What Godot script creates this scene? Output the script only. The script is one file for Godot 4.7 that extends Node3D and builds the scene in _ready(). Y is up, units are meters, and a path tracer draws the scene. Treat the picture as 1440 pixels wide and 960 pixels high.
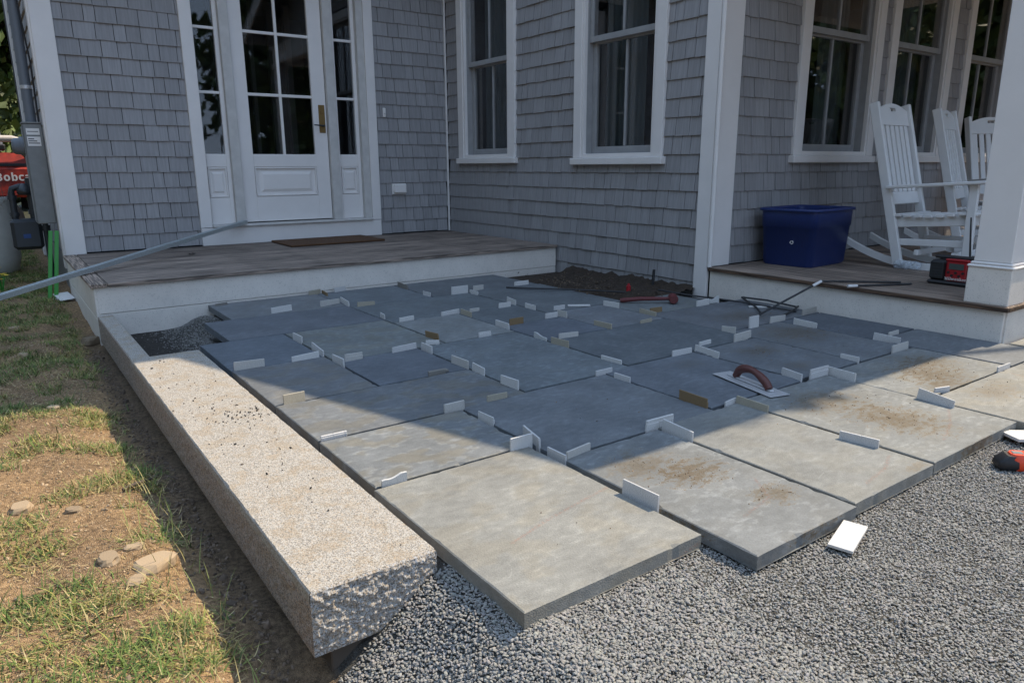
extends Node3D

const SHIM_ROWS := [
	["1g", "weathered grey shim on the rim of the left house-side slab, at its left", -3.256, 2.183, 0.088, 0.02, -7],
	["1t", "tan stained shim on the rim of the left house-side slab, at its right", -2.531, 2.141, 0.113, 0.036, -18],
	["1w", "white plastic shim on the rim of the middle house-side slab", -2.314, 2.131, 0.116, 0.037, -15],
	["2b", "brown wooden shim between the left house-side slab and the middle house-side slab, nearest the house", -2.471, 2.198, 0.162, 0.024, -7],
	["1w", "white plastic shim between the left house-side slab and the long left slab", -2.978, 2.695, 0.156, 0.042, -11],
	["1w", "white plastic shim on the rim of the left house-side slab, mid-joint", -2.606, 2.65, 0.178, 0.039, -19],
	["2w", "white plastic shim between the left house-side slab and the middle house-side slab, nearest the gravel", -2.502, 2.673, 0.202, 0.035, -6],
	["1t", "tan stained shim between the middle house-side slab and the long rear slab", -2.402, 2.829, 0.139, 0.029, -2],
	["2w", "white plastic shim between the long left slab and the long rear slab", -2.501, 3.312, 0.08, 0.032, -5],
	["2w", "white plastic shim between the left dark slab and the mottled rear slab, nearest the house", -3.183, 3.597, 0.122, 0.036, 4],
	["2w", "white plastic shim between the left dark slab and the mottled rear slab, nearest the gravel", -3.19, 3.933, 0.206, 0.034, -4],
	["1w", "white plastic shim between the left dark slab and the left half-lit slab, at its right", -3.295, 4.039, 0.15, 0.032, -2],
	["1w", "white plastic shim between the left dark slab and the left half-lit slab, at its left", -3.585, 4.034, 0.152, 0.041, 0],
	["2w", "white plastic shim between the left half-lit slab and the plain left-centre slab", -3.186, 4.215, 0.141, 0.036, 1],
	["1w", "white plastic shim between the mottled rear slab and the plain left-centre slab, at its left", -3.096, 4.204, 0.103, 0.037, -3],
	["2g", "weathered grey shim between the middle house-side slab and the right house-side slab, nearest the house", -1.824, 2.283, 0.228, 0.035, -6],
	["2w", "white plastic shim between the middle house-side slab and the right house-side slab, nearest the gravel", -1.845, 2.733, 0.111, 0.031, 1],
	["1w", "white plastic shim between the right house-side slab and the long rear slab", -1.588, 2.81, 0.158, 0.06, -3],
	["2w", "white plastic shim between the long rear slab and the soil-edge slab, nearest the house", -1.498, 2.879, 0.125, 0.025, -2],
	["1w", "white plastic shim between the right house-side slab and the soil-edge slab, at its left", -1.381, 2.763, 0.103, 0.04, -4],
	["1w", "white plastic shim between the right house-side slab and the soil-edge slab, at its right", -0.95, 2.775, 0.147, 0.035, 1],
	["1w", "white plastic shim between the long rear slab and the small rear slab, at its right", -1.629, 3.493, 0.106, 0.035, -2],
	["2w", "white plastic shim between the long rear slab and the soil-edge slab, nearest the gravel", -1.502, 3.398, 0.129, 0.036, -6],
	["2w", "white plastic shim between the small rear slab and the soil-edge slab", -1.514, 3.647, 0.117, 0.032, 1],
	["1w", "white plastic shim between the soil-edge slab and the right-rear slab", -1.372, 3.8, 0.099, 0.03, 0],
	["1w", "white plastic shim between the small rear slab and the small middle slab, at its right", -1.59, 3.983, 0.106, 0.034, -2],
	["2w", "white plastic shim between the small rear slab and the right-rear slab", -1.506, 3.993, 0.109, 0.04, -4],
	["1w", "white plastic shim between the long rear slab and the pale rear slab, at its right", -2.077, 3.485, 0.147, 0.029, -3],
	["2t", "tan stained shim between the pale rear slab and the small rear slab", -2.005, 3.571, 0.143, 0.034, -2],
	["1w", "white plastic shim between the long rear slab and the small rear slab, at its left", -1.884, 3.49, 0.08, 0.022, -2],
	["1w", "white plastic shim between the long rear slab and the pale rear slab, at its left", -2.416, 3.494, 0.114, 0.029, -6],
	["2b", "brown wooden shim between the mottled rear slab and the pale rear slab", -2.523, 4.022, 0.131, 0.038, 5],
	["1w", "white plastic shim between the mottled rear slab and the plain left-centre slab, at its right", -2.789, 4.184, 0.157, 0.032, -6],
	["2w", "white plastic shim between the plain left-centre slab and the central slab, nearest the house", -2.69, 4.258, 0.129, 0.035, -3],
	["1w", "white plastic shim between the mottled rear slab and the central slab", -2.592, 4.149, 0.08, 0.023, 18],
	["2w", "white plastic shim between the plain left-centre slab and the central slab, nearest the gravel", -2.704, 4.629, 0.144, 0.04, 4],
	["2w", "white plastic shim between the wide left slab and the central slab, nearest the house", -2.697, 4.791, 0.121, 0.037, -4],
	["2w", "white plastic shim between the wide left slab and the central slab, nearest the gravel", -2.709, 5.073, 0.131, 0.043, 2],
	["1w", "white plastic shim between the pale rear slab and the central slab", -2.243, 4.164, 0.085, 0.027, 4],
	["2w", "white plastic shim between the pale rear slab and the small middle slab", -2.022, 4.03, 0.148, 0.037, -1],
	["1b", "brown wooden shim between the small rear slab and the small middle slab, at its left", -1.901, 4.013, 0.112, 0.043, -2],
	["2n", "notched white shim between the central slab and the small middle slab", -2.016, 4.411, 0.13, 0.027, -5],
	["2t", "tan stained shim between the central slab and the wide dark slab, nearest the house", -2.03, 4.609, 0.139, 0.039, 6],
	["1w", "white plastic shim between the small middle slab and the wide dark slab", -1.866, 4.49, 0.137, 0.03, 6],
	["1g", "weathered grey shim between the plain left-centre slab and the wide left slab", -2.874, 4.695, 0.098, 0.018, -1],
	["2t", "tan stained shim between the small middle slab and the right-rear slab", -1.514, 4.404, 0.16, 0.033, 0],
	["1t", "tan stained shim between the right-rear slab and the wide dark slab", -1.203, 4.475, 0.105, 0.023, 0],
	["2w", "white plastic shim between the central slab and the wide dark slab, nearest the gravel", -2.037, 5.036, 0.14, 0.022, 4],
	["1w", "white plastic shim between the central slab and the front-centre slab", -2.214, 5.173, 0.108, 0.022, 0],
	["2w", "white plastic shim between the front-centre slab and the trowel slab, nearest the house", -2.219, 5.304, 0.101, 0.025, 3],
	["2b", "brown wooden shim between the front-centre slab and the trowel slab, nearest the gravel", -2.22, 5.735, 0.156, 0.043, -1],
	["1w", "white plastic shim between the wide dark slab and the trowel slab", -1.631, 5.154, 0.148, 0.03, 1],
	["2w", "white plastic shim between the trowel slab and the flecked middle slab, nearest the house", -1.516, 5.224, 0.179, 0.031, -7],
	["1w", "white plastic shim between the wide dark slab and the flecked middle slab, at its left", -1.363, 5.087, 0.098, 0.023, 0],
	["1w", "white plastic shim between the front-centre slab and the clean front slab", -2.545, 5.846, 0.153, 0.04, -1],
	["2w", "white plastic shim between the rust-flecked front slab and the clean front slab", -2.554, 5.944, 0.155, 0.038, -3],
	["1w", "white plastic shim between the trowel slab and the clean front slab", -2.099, 5.834, 0.08, 0.021, -6],
	["2t", "tan stained shim between the clean front slab and the mud-smeared front slab, nearest the house", -2.064, 5.915, 0.156, 0.031, 0],
	["2w", "white plastic shim between the buff front slab and the front-centre slab", -3.048, 5.835, 0.1, 0.02, 1],
	["1w", "white plastic shim between the front-centre slab and the rust-flecked front slab", -2.977, 5.868, 0.125, 0.028, -9],
	["1w", "white plastic shim between the swirl-marked sunlit slab and the buff front slab, at its right", -3.103, 5.7, 0.094, 0.047, 3],
	["2w", "white plastic shim between the swirl-marked sunlit slab and the front-centre slab, nearest the gravel", -3.031, 5.667, 0.145, 0.037, -13],
	["2w", "white plastic shim between the swirl-marked sunlit slab and the front-centre slab, nearest the house", -3.045, 5.384, 0.107, 0.026, 1],
	["1w", "white plastic shim between the wide left slab and the swirl-marked sunlit slab, at its right", -3.085, 5.206, 0.094, 0.036, 4],
	["1t", "tan stained shim between the wide left slab and the front-centre slab", -2.861, 5.194, 0.105, 0.026, 1],
	["1t", "tan stained shim between the left half-lit slab and the wide left slab", -3.586, 4.7, 0.099, 0.04, -8],
	["1w", "white plastic shim between the wide left slab and the swirl-marked sunlit slab, at its left", -3.609, 5.202, 0.104, 0.017, -1],
	["1n", "notched white shim between the swirl-marked sunlit slab and the buff front slab, at its left", -3.606, 5.695, 0.086, 0.03, 3],
	["2w", "white plastic shim between the buff front slab and the rust-flecked front slab", -3.061, 6.25, 0.144, 0.045, 2],
	["2w", "white plastic shim between the clean front slab and the mud-smeared front slab, nearest the gravel", -2.09, 6.393, 0.139, 0.032, 8],
	["2w", "white plastic shim between the mud-smeared front slab and the cream edge slab", -1.397, 6.34, 0.157, 0.041, -6],
	["1w", "white plastic shim between the sawdust-strewn slab and the cream edge slab, at its left", -1.202, 6.281, 0.08, 0.022, 21],
	["1w", "white plastic shim between the sawdust-strewn slab and the cream edge slab, at its right", -0.588, 6.293, 0.134, 0.023, 1],
	["2w", "white plastic shim between the flecked middle slab and the spotted right slab", -1.023, 5.747, 0.106, 0.024, -6],
	["2w", "white plastic shim between the spotted right slab and the half-lit porch slab", -0.479, 5.655, 0.144, 0.039, 12],
	["1w", "white plastic shim between the porch-side slab and the half-lit porch slab", -0.269, 5.59, 0.104, 0.02, 2],
	["1w", "white plastic shim between the spotted right slab and the sawdust-strewn slab", -0.61, 5.799, 0.176, 0.037, -1],
	["2w", "white plastic shim between the wide dark slab and the spotted right slab", -1.001, 4.966, 0.098, 0.035, 2],
	["1w", "white plastic shim between the wide dark slab and the flecked middle slab, at its right", -1.091, 5.134, 0.172, 0.043, -5],
	["1w", "white plastic shim between the strap-crossed slab and the spotted right slab, at its left", -0.774, 4.979, 0.092, 0.073, 0],
	["1w", "white plastic shim between the strap-crossed slab and the spotted right slab, at its right", -0.493, 4.955, 0.172, 0.036, -3],
	["2w", "white plastic shim between the spotted right slab and the porch-side slab", -0.475, 5.139, 0.158, 0.035, 2],
	["1k", "knotty wooden shim between the strap-crossed slab and the porch-side slab", -0.114, 4.938, 0.174, 0.04, -2],
	["1w", "white plastic shim between the mallet slab and the strap-crossed slab, at its right", -0.443, 4.302, 0.14, 0.04, -2],
	["1n", "notched white shim on the rim of the strap-crossed slab", -0.3, 4.288, 0.082, 0.048, 12],
	["2w", "white plastic shim between the trowel slab and the flecked middle slab, nearest the gravel", -1.539, 5.752, 0.136, 0.031, -16],
	["1w", "white plastic shim between the flecked middle slab and the mud-smeared front slab", -1.432, 5.827, 0.143, 0.047, 2],
	["2w", "white plastic shim between the mud-smeared front slab and the sawdust-strewn slab", -1.361, 5.895, 0.159, 0.039, -8],
	["2w", "white plastic shim between the right-rear slab and the mallet slab, nearest the house", -1.009, 3.943, 0.141, 0.037, 8],
	["2t", "tan stained shim between the right-rear slab and the mallet slab, nearest the gravel", -0.991, 4.285, 0.155, 0.027, -1],
	["1b", "brown wooden shim between the mallet slab and the strap-crossed slab, at its left", -0.907, 4.283, 0.103, 0.035, 7],
]

const DECK_Y := 0.224
const PORCH_Y := 0.205
const WING_Z := 3.962

var rng := RandomNumberGenerator.new()
var M := {}
var taken := {}
var noise_a := FastNoiseLite.new()
var noise_b := FastNoiseLite.new()
var pool := []


# ---------------------------------------------------------------- geometry helpers
class Geo:
	var st := SurfaceTool.new()
	func _init():
		st.begin(Mesh.PRIMITIVE_TRIANGLES)
	func tri(a: Vector3, b: Vector3, c: Vector3, smooth := false):
		st.set_smooth_group(0 if smooth else -1)
		st.add_vertex(a); st.add_vertex(c); st.add_vertex(b)
	func quad(a: Vector3, b: Vector3, c: Vector3, d: Vector3, smooth := false):
		tri(a, b, c, smooth); tri(a, c, d, smooth)
	func out3(a: Vector3, b: Vector3, c: Vector3, cen: Vector3):
		if (b - a).cross(c - a).dot((a + b + c) / 3.0 - cen) < 0.0:
			tri(a, c, b)
		else:
			tri(a, b, c)
	func out4(a: Vector3, b: Vector3, c: Vector3, d: Vector3, cen: Vector3):
		out3(a, b, c, cen); out3(a, c, d, cen)
	func hexa(p: Array, xf := Transform3D.IDENTITY):
		# p: 4 bottom corners round, then the 4 top corners above them
		var q := []
		var cen := Vector3.ZERO
		for v in p:
			var w: Vector3 = xf * (v as Vector3)
			q.append(w); cen += w / 8.0
		out4(q[0], q[1], q[2], q[3], cen); out4(q[4], q[5], q[6], q[7], cen)
		for i in 4:
			var j := (i + 1) % 4
			out4(q[i], q[j], q[j + 4], q[i + 4], cen)
	func box(lo: Vector3, hi: Vector3, xf := Transform3D.IDENTITY):
		hexa([Vector3(lo.x, lo.y, lo.z), Vector3(hi.x, lo.y, lo.z), Vector3(hi.x, lo.y, hi.z), Vector3(lo.x, lo.y, hi.z),
			Vector3(lo.x, hi.y, lo.z), Vector3(hi.x, hi.y, lo.z), Vector3(hi.x, hi.y, hi.z), Vector3(lo.x, hi.y, hi.z)], xf)
	func cbox(lo: Vector3, hi: Vector3, c := 0.003, xf := Transform3D.IDENTITY):
		# box with all edges chamfered
		var m := (lo + hi) * 0.5
		var h := (hi - lo) * 0.5
		var cen := xf * m
		for i in 3:
			var j := (i + 1) % 3
			var k := (i + 2) % 3
			for s in [-1.0, 1.0]:
				var f := []
				for t in [[-1, -1], [1, -1], [1, 1], [-1, 1]]:
					var v := Vector3.ZERO
					v[i] = s * h[i]; v[j] = t[0] * (h[j] - c); v[k] = t[1] * (h[k] - c)
					f.append(xf * (m + v))
				out4(f[0], f[1], f[2], f[3], cen)
				for t in [-1.0, 1.0]:
					var e := []
					for w in [[0, -1], [0, 1], [1, 1], [1, -1]]:
						var v := Vector3.ZERO
						v[i] = s * (h[i] if w[0] == 0 else h[i] - c)
						v[j] = t * (h[j] - c if w[0] == 0 else h[j])
						v[k] = w[1] * (h[k] - c)
						e.append(xf * (m + v))
					out4(e[0], e[1], e[2], e[3], cen)
		for sx in [-1.0, 1.0]:
			for sy in [-1.0, 1.0]:
				for sz in [-1.0, 1.0]:
					var a := Vector3(sx * h.x, sy * (h.y - c), sz * (h.z - c))
					var b := Vector3(sx * (h.x - c), sy * h.y, sz * (h.z - c))
					var d := Vector3(sx * (h.x - c), sy * (h.y - c), sz * h.z)
					out3(xf * (m + a), xf * (m + b), xf * (m + d), cen)
	func bar(a: Vector3, b: Vector3, w: float, t: float, c := 0.003, up := Vector3.UP):
		# a chamfered bar from a to b, w across, t in the direction of up
		var z := (b - a).normalized()
		var x := up.cross(z).normalized()
		var y := z.cross(x)
		cbox(Vector3(-w / 2, -t / 2, 0), Vector3(w / 2, t / 2, a.distance_to(b)), c, Transform3D(Basis(x, y, z), a))
	func tube(pts: Array, r, sides := 8, caps := true, smooth := true):
		var n := pts.size()
		var rings := []
		var ref := Vector3.UP
		for i in n:
			var d: Vector3 = ((pts[mini(i + 1, n - 1)] as Vector3) - (pts[maxi(i - 1, 0)] as Vector3)).normalized()
			if i == 0 and absf(d.dot(ref)) > 0.9:
				ref = Vector3.RIGHT
			var x := ref.cross(d).normalized()
			var y := d.cross(x).normalized()
			ref = y
			var ring := []
			var rad: float = r[i] if r is Array else r
			for k in sides:
				var a := TAU * k / sides
				ring.append(pts[i] + x * cos(a) * rad + y * sin(a) * rad)
			rings.append(ring)
		for i in n - 1:
			for k in sides:
				var l := (k + 1) % sides
				quad(rings[i][k], rings[i][l], rings[i + 1][l], rings[i + 1][k], smooth)
		if caps:
			for k in sides:
				var l := (k + 1) % sides
				tri(pts[0], rings[0][l], rings[0][k])
				tri(pts[n - 1], rings[n - 1][k], rings[n - 1][l])
	func prism(poly: Array, z0: float, z1: float, xf := Transform3D.IDENTITY):
		var pk := PackedVector2Array()
		for v in poly:
			pk.append(v)
		if Geometry2D.is_polygon_clockwise(pk):
			pk.reverse()
		var idx := Geometry2D.triangulate_polygon(pk)
		for i in range(0, idx.size(), 3):
			var a := pk[idx[i]]; var b := pk[idx[i + 1]]; var c := pk[idx[i + 2]]
			if (b - a).cross(c - a) < 0.0:
				var q := b; b = c; c = q
			tri(xf * Vector3(a.x, a.y, z1), xf * Vector3(b.x, b.y, z1), xf * Vector3(c.x, c.y, z1))
			tri(xf * Vector3(a.x, a.y, z0), xf * Vector3(c.x, c.y, z0), xf * Vector3(b.x, b.y, z0))
		for i in pk.size():
			var a := pk[i]; var b := pk[(i + 1) % pk.size()]
			quad(xf * Vector3(a.x, a.y, z0), xf * Vector3(b.x, b.y, z0), xf * Vector3(b.x, b.y, z1), xf * Vector3(a.x, a.y, z1))
	func lathe(prof: Array, sides := 20, xf := Transform3D.IDENTITY):
		for i in prof.size() - 1:
			for k in sides:
				var a := TAU * k / sides
				var b := TAU * (k + 1) / sides
				var p: Vector2 = prof[i]; var q: Vector2 = prof[i + 1]
				quad(xf * Vector3(p.x * cos(b), p.y, p.x * sin(b)), xf * Vector3(p.x * cos(a), p.y, p.x * sin(a)),
					xf * Vector3(q.x * cos(a), q.y, q.x * sin(a)), xf * Vector3(q.x * cos(b), q.y, q.x * sin(b)), true)
	func ball(c: Vector3, r: Vector3, rings := 8, sides := 12):
		for i in rings:
			var t0 := PI * i / rings - PI / 2
			var t1 := PI * (i + 1) / rings - PI / 2
			for k in sides:
				var a := TAU * k / sides
				var b := TAU * (k + 1) / sides
				var P := func(t: float, p: float) -> Vector3: return c + r * Vector3(cos(t) * cos(p), sin(t), cos(t) * sin(p))
				quad(P.call(t0, b), P.call(t0, a), P.call(t1, a), P.call(t1, b), true)
	func mesh() -> ArrayMesh:
		st.generate_normals()
		return st.commit()


func numbered(called: String, parent: Node) -> String:
	var key := str(parent.get_instance_id()) + called
	var n: int = taken.get(key, 0)
	taken[key] = n + 1
	return called if n == 0 else "%s_%03d" % [called, n]

func tag(o: Node, label: String, category := "", group := "", kind := "") -> Node:
	if label: o.set_meta("label", label)
	if category: o.set_meta("category", category)
	if group: o.set_meta("group", group)
	if kind: o.set_meta("kind", kind)
	return o

func base(called: String, at := Vector3.ZERO, basis_ := Basis.IDENTITY, parent: Node = self) -> Node3D:
	var o := Node3D.new()
	o.name = numbered(called, parent)
	parent.add_child(o, true)
	o.transform = Transform3D(basis_, at)
	return o

func put(called: String, g, m: Material, parent: Node = self, at := Vector3.ZERO, basis_ := Basis.IDENTITY) -> MeshInstance3D:
	var o := MeshInstance3D.new()
	o.name = numbered(called, parent)
	o.mesh = g.mesh() if g is Geo else g
	o.material_override = m
	o.transform = Transform3D(basis_, at)
	parent.add_child(o, true)
	return o

func cb(called: String, lo: Vector3, hi: Vector3, m: Material, parent: Node, c := 0.003) -> MeshInstance3D:
	# a chamfered box whose own origin is its centre
	var g := Geo.new()
	var mid := (lo + hi) / 2
	g.cbox(lo - mid, hi - mid, minf(c, (hi - lo)[(hi - lo).min_axis_index()] * 0.4))
	return put(called, g, m, parent, mid)


# ---------------------------------------------------------------- materials
func mat(lin: Color, rough := 0.8, metal := 0.0) -> StandardMaterial3D:
	var m := StandardMaterial3D.new()
	m.albedo_color = lin.linear_to_srgb()
	m.roughness = rough
	m.metallic = metal
	return m

func noise_bytes(size: int, freq: float, oct := 4, type := FastNoiseLite.TYPE_SIMPLEX_SMOOTH, sd := 1) -> PackedByteArray:
	var n := FastNoiseLite.new()
	n.noise_type = type
	n.frequency = freq
	n.fractal_octaves = oct
	n.seed = sd
	return n.get_seamless_image(size, size).get_data()

func texture_of(size: int, f: Callable) -> ImageTexture:
	var img := Image.create(size, size, false, Image.FORMAT_RGB8)
	for y in size:
		for x in size:
			img.set_pixel(x, y, f.call(x, y))
	return ImageTexture.create_from_image(img)

func grey_texture(bytes: PackedByteArray, size: int, lo: float, hi: float, gain := 1.0) -> ImageTexture:
	# noise as a neutral multiplier between lo and hi (sRGB values)
	var d := PackedByteArray()
	d.resize(size * size * 3)
	for i in size * size:
		var v := clampf((bytes[i] / 255.0 - 0.5) * gain + 0.5, 0.0, 1.0)
		var b := int(lerpf(lo, hi, v) * 255.0)
		d[i * 3] = b; d[i * 3 + 1] = b; d[i * 3 + 2] = b
	return ImageTexture.create_from_image(Image.create_from_data(size, size, false, Image.FORMAT_RGB8, d))

func normal_texture(bytes: PackedByteArray, size: int, strength: float) -> ImageTexture:
	var img := Image.create_from_data(size, size, false, Image.FORMAT_L8, bytes)
	img.convert(Image.FORMAT_RGBA8)
	img.bump_map_to_normal_map(strength)
	return ImageTexture.create_from_image(img)

func triplanar(m: StandardMaterial3D, scale_: Vector3, world := false, offset := Vector3.ZERO) -> StandardMaterial3D:
	m.uv1_triplanar = true
	m.uv1_world_triplanar = world
	m.uv1_scale = scale_
	m.uv1_offset = offset
	return m

func with_maps(m: StandardMaterial3D, tex: Texture2D, nrm: Texture2D = null, nscale := 1.0) -> StandardMaterial3D:
	if tex: m.albedo_texture = tex
	if nrm:
		m.normal_enabled = true
		m.normal_texture = nrm
		m.normal_scale = nscale
	return m

func lin(r: float, g: float, b: float) -> Color:
	return Color(r, g, b)

func make_materials():
	pool = [noise_bytes(512, 0.01, 5, FastNoiseLite.TYPE_SIMPLEX_SMOOTH, 11), noise_bytes(512, 0.05, 4, FastNoiseLite.TYPE_SIMPLEX_SMOOTH, 12),
		noise_bytes(512, 0.25, 2, FastNoiseLite.TYPE_SIMPLEX, 13), noise_bytes(512, 0.12, 3, FastNoiseLite.TYPE_CELLULAR, 14)]
	M.t_cloud = grey_texture(pool[0], 512, 0.93, 1.0, 1.2)
	M.t_paint = grey_texture(pool[0], 512, 0.975, 1.0, 1.0)
	M.t_mottle = grey_texture(pool[0], 512, 0.75, 1.0, 1.8)
	M.t_fine = grey_texture(pool[1], 512, 0.86, 1.0, 1.6)
	M.t_grit = grey_texture(pool[2], 512, 0.72, 1.0, 1.8)
	M.n_fine = normal_texture(pool[1], 512, 3.0)
	M.n_grit = normal_texture(pool[2], 512, 4.0)
	M.n_cell = normal_texture(pool[3], 512, 5.0)
	M.t_grain = grey_texture(pool[0], 512, 0.92, 1.0, 1.5)
	# paint
	M.white = triplanar(with_maps(mat(lin(0.76, 0.725, 0.695), 0.5), M.t_paint), Vector3.ONE * 0.7, true)
	M.sash = triplanar(with_maps(mat(lin(0.33, 0.33, 0.33), 0.5), M.t_cloud), Vector3.ONE * 1.3, true)
	M.mullion = triplanar(with_maps(mat(lin(0.58, 0.56, 0.53), 0.55), M.t_cloud), Vector3.ONE * 1.3, true)
	M.shingles = []
	for k in 6:
		var v: float = [1.0, 0.93, 1.06, 0.97, 1.03, 0.90][k]
		M.shingles.append(triplanar(with_maps(mat(lin(0.322 * v, 0.314 * v, 0.316 * v), 0.72), M.t_grain, M.n_fine, 0.28), Vector3(7, 0.5, 7), true, Vector3(k * 0.17, k * 0.31, k * 0.23)))
	M.gap_shade = mat(lin(0.035, 0.035, 0.04), 0.95)  # near-black backing that paints the shade into the gaps between shingles
	# splashed, scuffed white boards of the deck skirts
	var ns: PackedByteArray = pool[2]; var nc: PackedByteArray = pool[0]; var nm: PackedByteArray = pool[1]
	M.t_scuffed = texture_of(512, func(x, y):
		var v := 0.985 - 0.05 * nc[y * 512 + x] / 255.0
		var s := ns[((y * 3) % 512) * 512 + (x * 3) % 512] / 255.0 + 0.25 * (nm[y * 512 + x] / 255.0 - 0.5)
		if s > 0.90: v *= 0.55
		return Color(v, v * 0.985, v * 0.96))
	M.skirt = triplanar(with_maps(mat(lin(0.78, 0.75, 0.72), 0.55), M.t_scuffed), Vector3.ONE * 1.1, true)
	# timber decking: streaks run along the boards
	M.t_streak = grey_texture(pool[0], 512, 0.55, 1.0, 2.6)
	M.deck = []
	M.porch = []
	for k in 4:
		var v: float = [1.0, 0.76, 1.22, 0.9][k]
		M.deck.append(triplanar(with_maps(mat(lin(0.335 * v, 0.262 * v, 0.212 * v), 0.75), M.t_streak, M.n_fine, 0.3), Vector3(0.5, 9, 14), false, Vector3(k * 0.37, 0, k * 0.21)))
		M.porch.append(triplanar(with_maps(mat(lin(0.345 * v, 0.265 * v, 0.21 * v), 0.75), M.t_streak, M.n_fine, 0.3), Vector3(14, 9, 0.5), false, Vector3(k * 0.37, 0, k * 0.21)))
	M.nosing = triplanar(with_maps(mat(lin(0.13, 0.075, 0.045), 0.7), M.t_streak), Vector3(6, 12, 0.6), true)
	M.groove = mat(lin(0.1, 0.1, 0.1), 0.9)
	# stone
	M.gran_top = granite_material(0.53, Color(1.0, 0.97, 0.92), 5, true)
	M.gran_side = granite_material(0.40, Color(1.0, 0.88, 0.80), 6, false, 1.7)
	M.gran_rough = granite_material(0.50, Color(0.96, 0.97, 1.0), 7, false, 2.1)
	# ground
	var soil_n: PackedByteArray = pool[1]
	M.t_soil = texture_of(512, func(x, y):
		var a := nc[y * 512 + x] / 255.0
		var b := soil_n[y * 512 + x] / 255.0
		var c := ns[y * 512 + x] / 255.0
		var v := 0.60 + 0.2 * a + 0.5 * (b - 0.5) + 0.5 * (c - 0.5)
		if c > 0.8: v += 0.15
		v = clampf(v, 0.2, 1.0)
		return Color(v, v * lerpf(0.96, 1.0, b), v * lerpf(0.9, 1.0, b)))
	M.ground = triplanar(with_maps(mat(Color.WHITE, 0.95), M.t_soil, M.n_grit, 1.4), Vector3.ONE * 1.7, true)
	M.ground.vertex_color_use_as_albedo = true
	M.soil = triplanar(with_maps(mat(lin(0.085, 0.06, 0.042), 0.95), M.t_soil, M.n_grit, 0.8), Vector3.ONE * 2.2, true)
	M.stone_c = mat(Color.WHITE, 0.9)
	M.stone_c.vertex_color_use_as_albedo = true
	M.blade_c = mat(Color.WHITE, 0.8)
	M.blade_c.vertex_color_use_as_albedo = true
	M.blade_c.cull_mode = BaseMaterial3D.CULL_DISABLED
	M.blade_c.backlight_enabled = true
	M.blade_c.backlight = Color(0.25, 0.3, 0.1)
	M.leaf = mat(lin(0.075, 0.12, 0.035), 0.6)
	M.leaf.vertex_color_use_as_albedo = true
	M.leaf.cull_mode = BaseMaterial3D.CULL_DISABLED
	M.leaf.backlight_enabled = true
	M.leaf.backlight = Color(0.25, 0.32, 0.1)
	M.bark = triplanar(with_maps(mat(lin(0.13, 0.1, 0.075), 0.9), M.t_grit, M.n_grit, 1.0), Vector3(3, 0.8, 3), true)
	# metals, plastics, odds and ends
	M.galv = triplanar(with_maps(mat(lin(0.6, 0.66, 0.67), 0.45, 0.6), M.t_fine), Vector3.ONE * 3.0, true)
	M.steel = triplanar(with_maps(mat(lin(0.62, 0.62, 0.63), 0.45, 0.45), M.t_fine), Vector3(3, 3, 14), false)
	M.black = mat(lin(0.018, 0.018, 0.02), 0.55)
	M.brass = mat(lin(0.22, 0.14, 0.05), 0.45, 0.6)
	M.dark_metal = mat(lin(0.05, 0.055, 0.06), 0.5, 0.5)
	M.box_grey = triplanar(with_maps(mat(lin(0.2, 0.205, 0.2), 0.5, 0.2), M.t_cloud), Vector3.ONE * 2.0, true)
	M.pipe_grey = mat(lin(0.13, 0.145, 0.165), 0.5)
	M.tape_white = mat(lin(0.7, 0.68, 0.66), 0.6)
	M.blue = triplanar(with_maps(mat(lin(0.02, 0.045, 0.19), 0.4), M.t_grit), Vector3.ONE * 1.6, false)
	M.chair = triplanar(with_maps(mat(lin(0.73, 0.725, 0.715), 0.45), M.t_paint), Vector3.ONE * 1.3, false)
	M.shim = {"w": mat(lin(0.8, 0.78, 0.75), 0.55), "v": mat(lin(0.68, 0.65, 0.6), 0.6), "u": mat(lin(0.76, 0.74, 0.72), 0.5), "n": mat(lin(0.7, 0.7, 0.68), 0.55), "t": mat(lin(0.5, 0.45, 0.35), 0.7), "b": mat(lin(0.30, 0.2, 0.1), 0.75), "g": mat(lin(0.27, 0.25, 0.22), 0.8), "k": mat(lin(0.5, 0.47, 0.42), 0.75)}
	for k in M.shim:
		triplanar(with_maps(M.shim[k], M.t_grit), Vector3(1.5, 6, 6), false)
	M.rubber = triplanar(with_maps(mat(lin(0.13, 0.024, 0.024), 0.6), M.t_fine), Vector3.ONE * 3, false)
	M.grip = triplanar(with_maps(mat(lin(0.11, 0.03, 0.022), 0.5), M.t_fine), Vector3.ONE * 3, false)
	M.coir = triplanar(with_maps(mat(lin(0.17, 0.085, 0.04), 0.95), M.t_grit, M.n_grit, 1.5), Vector3.ONE * 5, true)
	M.red = mat(lin(0.36, 0.012, 0.02), 0.4)
	M.orange = mat(lin(0.75, 0.07, 0.02), 0.4)
	M.loader_red = triplanar(with_maps(mat(lin(0.4, 0.028, 0.012), 0.5), M.t_mottle), Vector3.ONE * 1.2, false)
	M.glass = StandardMaterial3D.new()
	M.glass.transparency = BaseMaterial3D.TRANSPARENCY_ALPHA
	M.glass.albedo_color = Color(0.02, 0.03, 0.035, 0.10)
	M.glass.roughness = 0.02
	M.clear = StandardMaterial3D.new()
	M.clear.transparency = BaseMaterial3D.TRANSPARENCY_ALPHA
	M.clear.albedo_color = Color(0.85, 0.9, 0.95, 0.25)
	M.clear.roughness = 0.1
	M.room = mat(lin(0.035, 0.035, 0.037), 0.9)
	M.curtain = mat(lin(0.07, 0.088, 0.09), 0.9)
	M.lining = mat(lin(0.11, 0.11, 0.11), 0.9)

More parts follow.
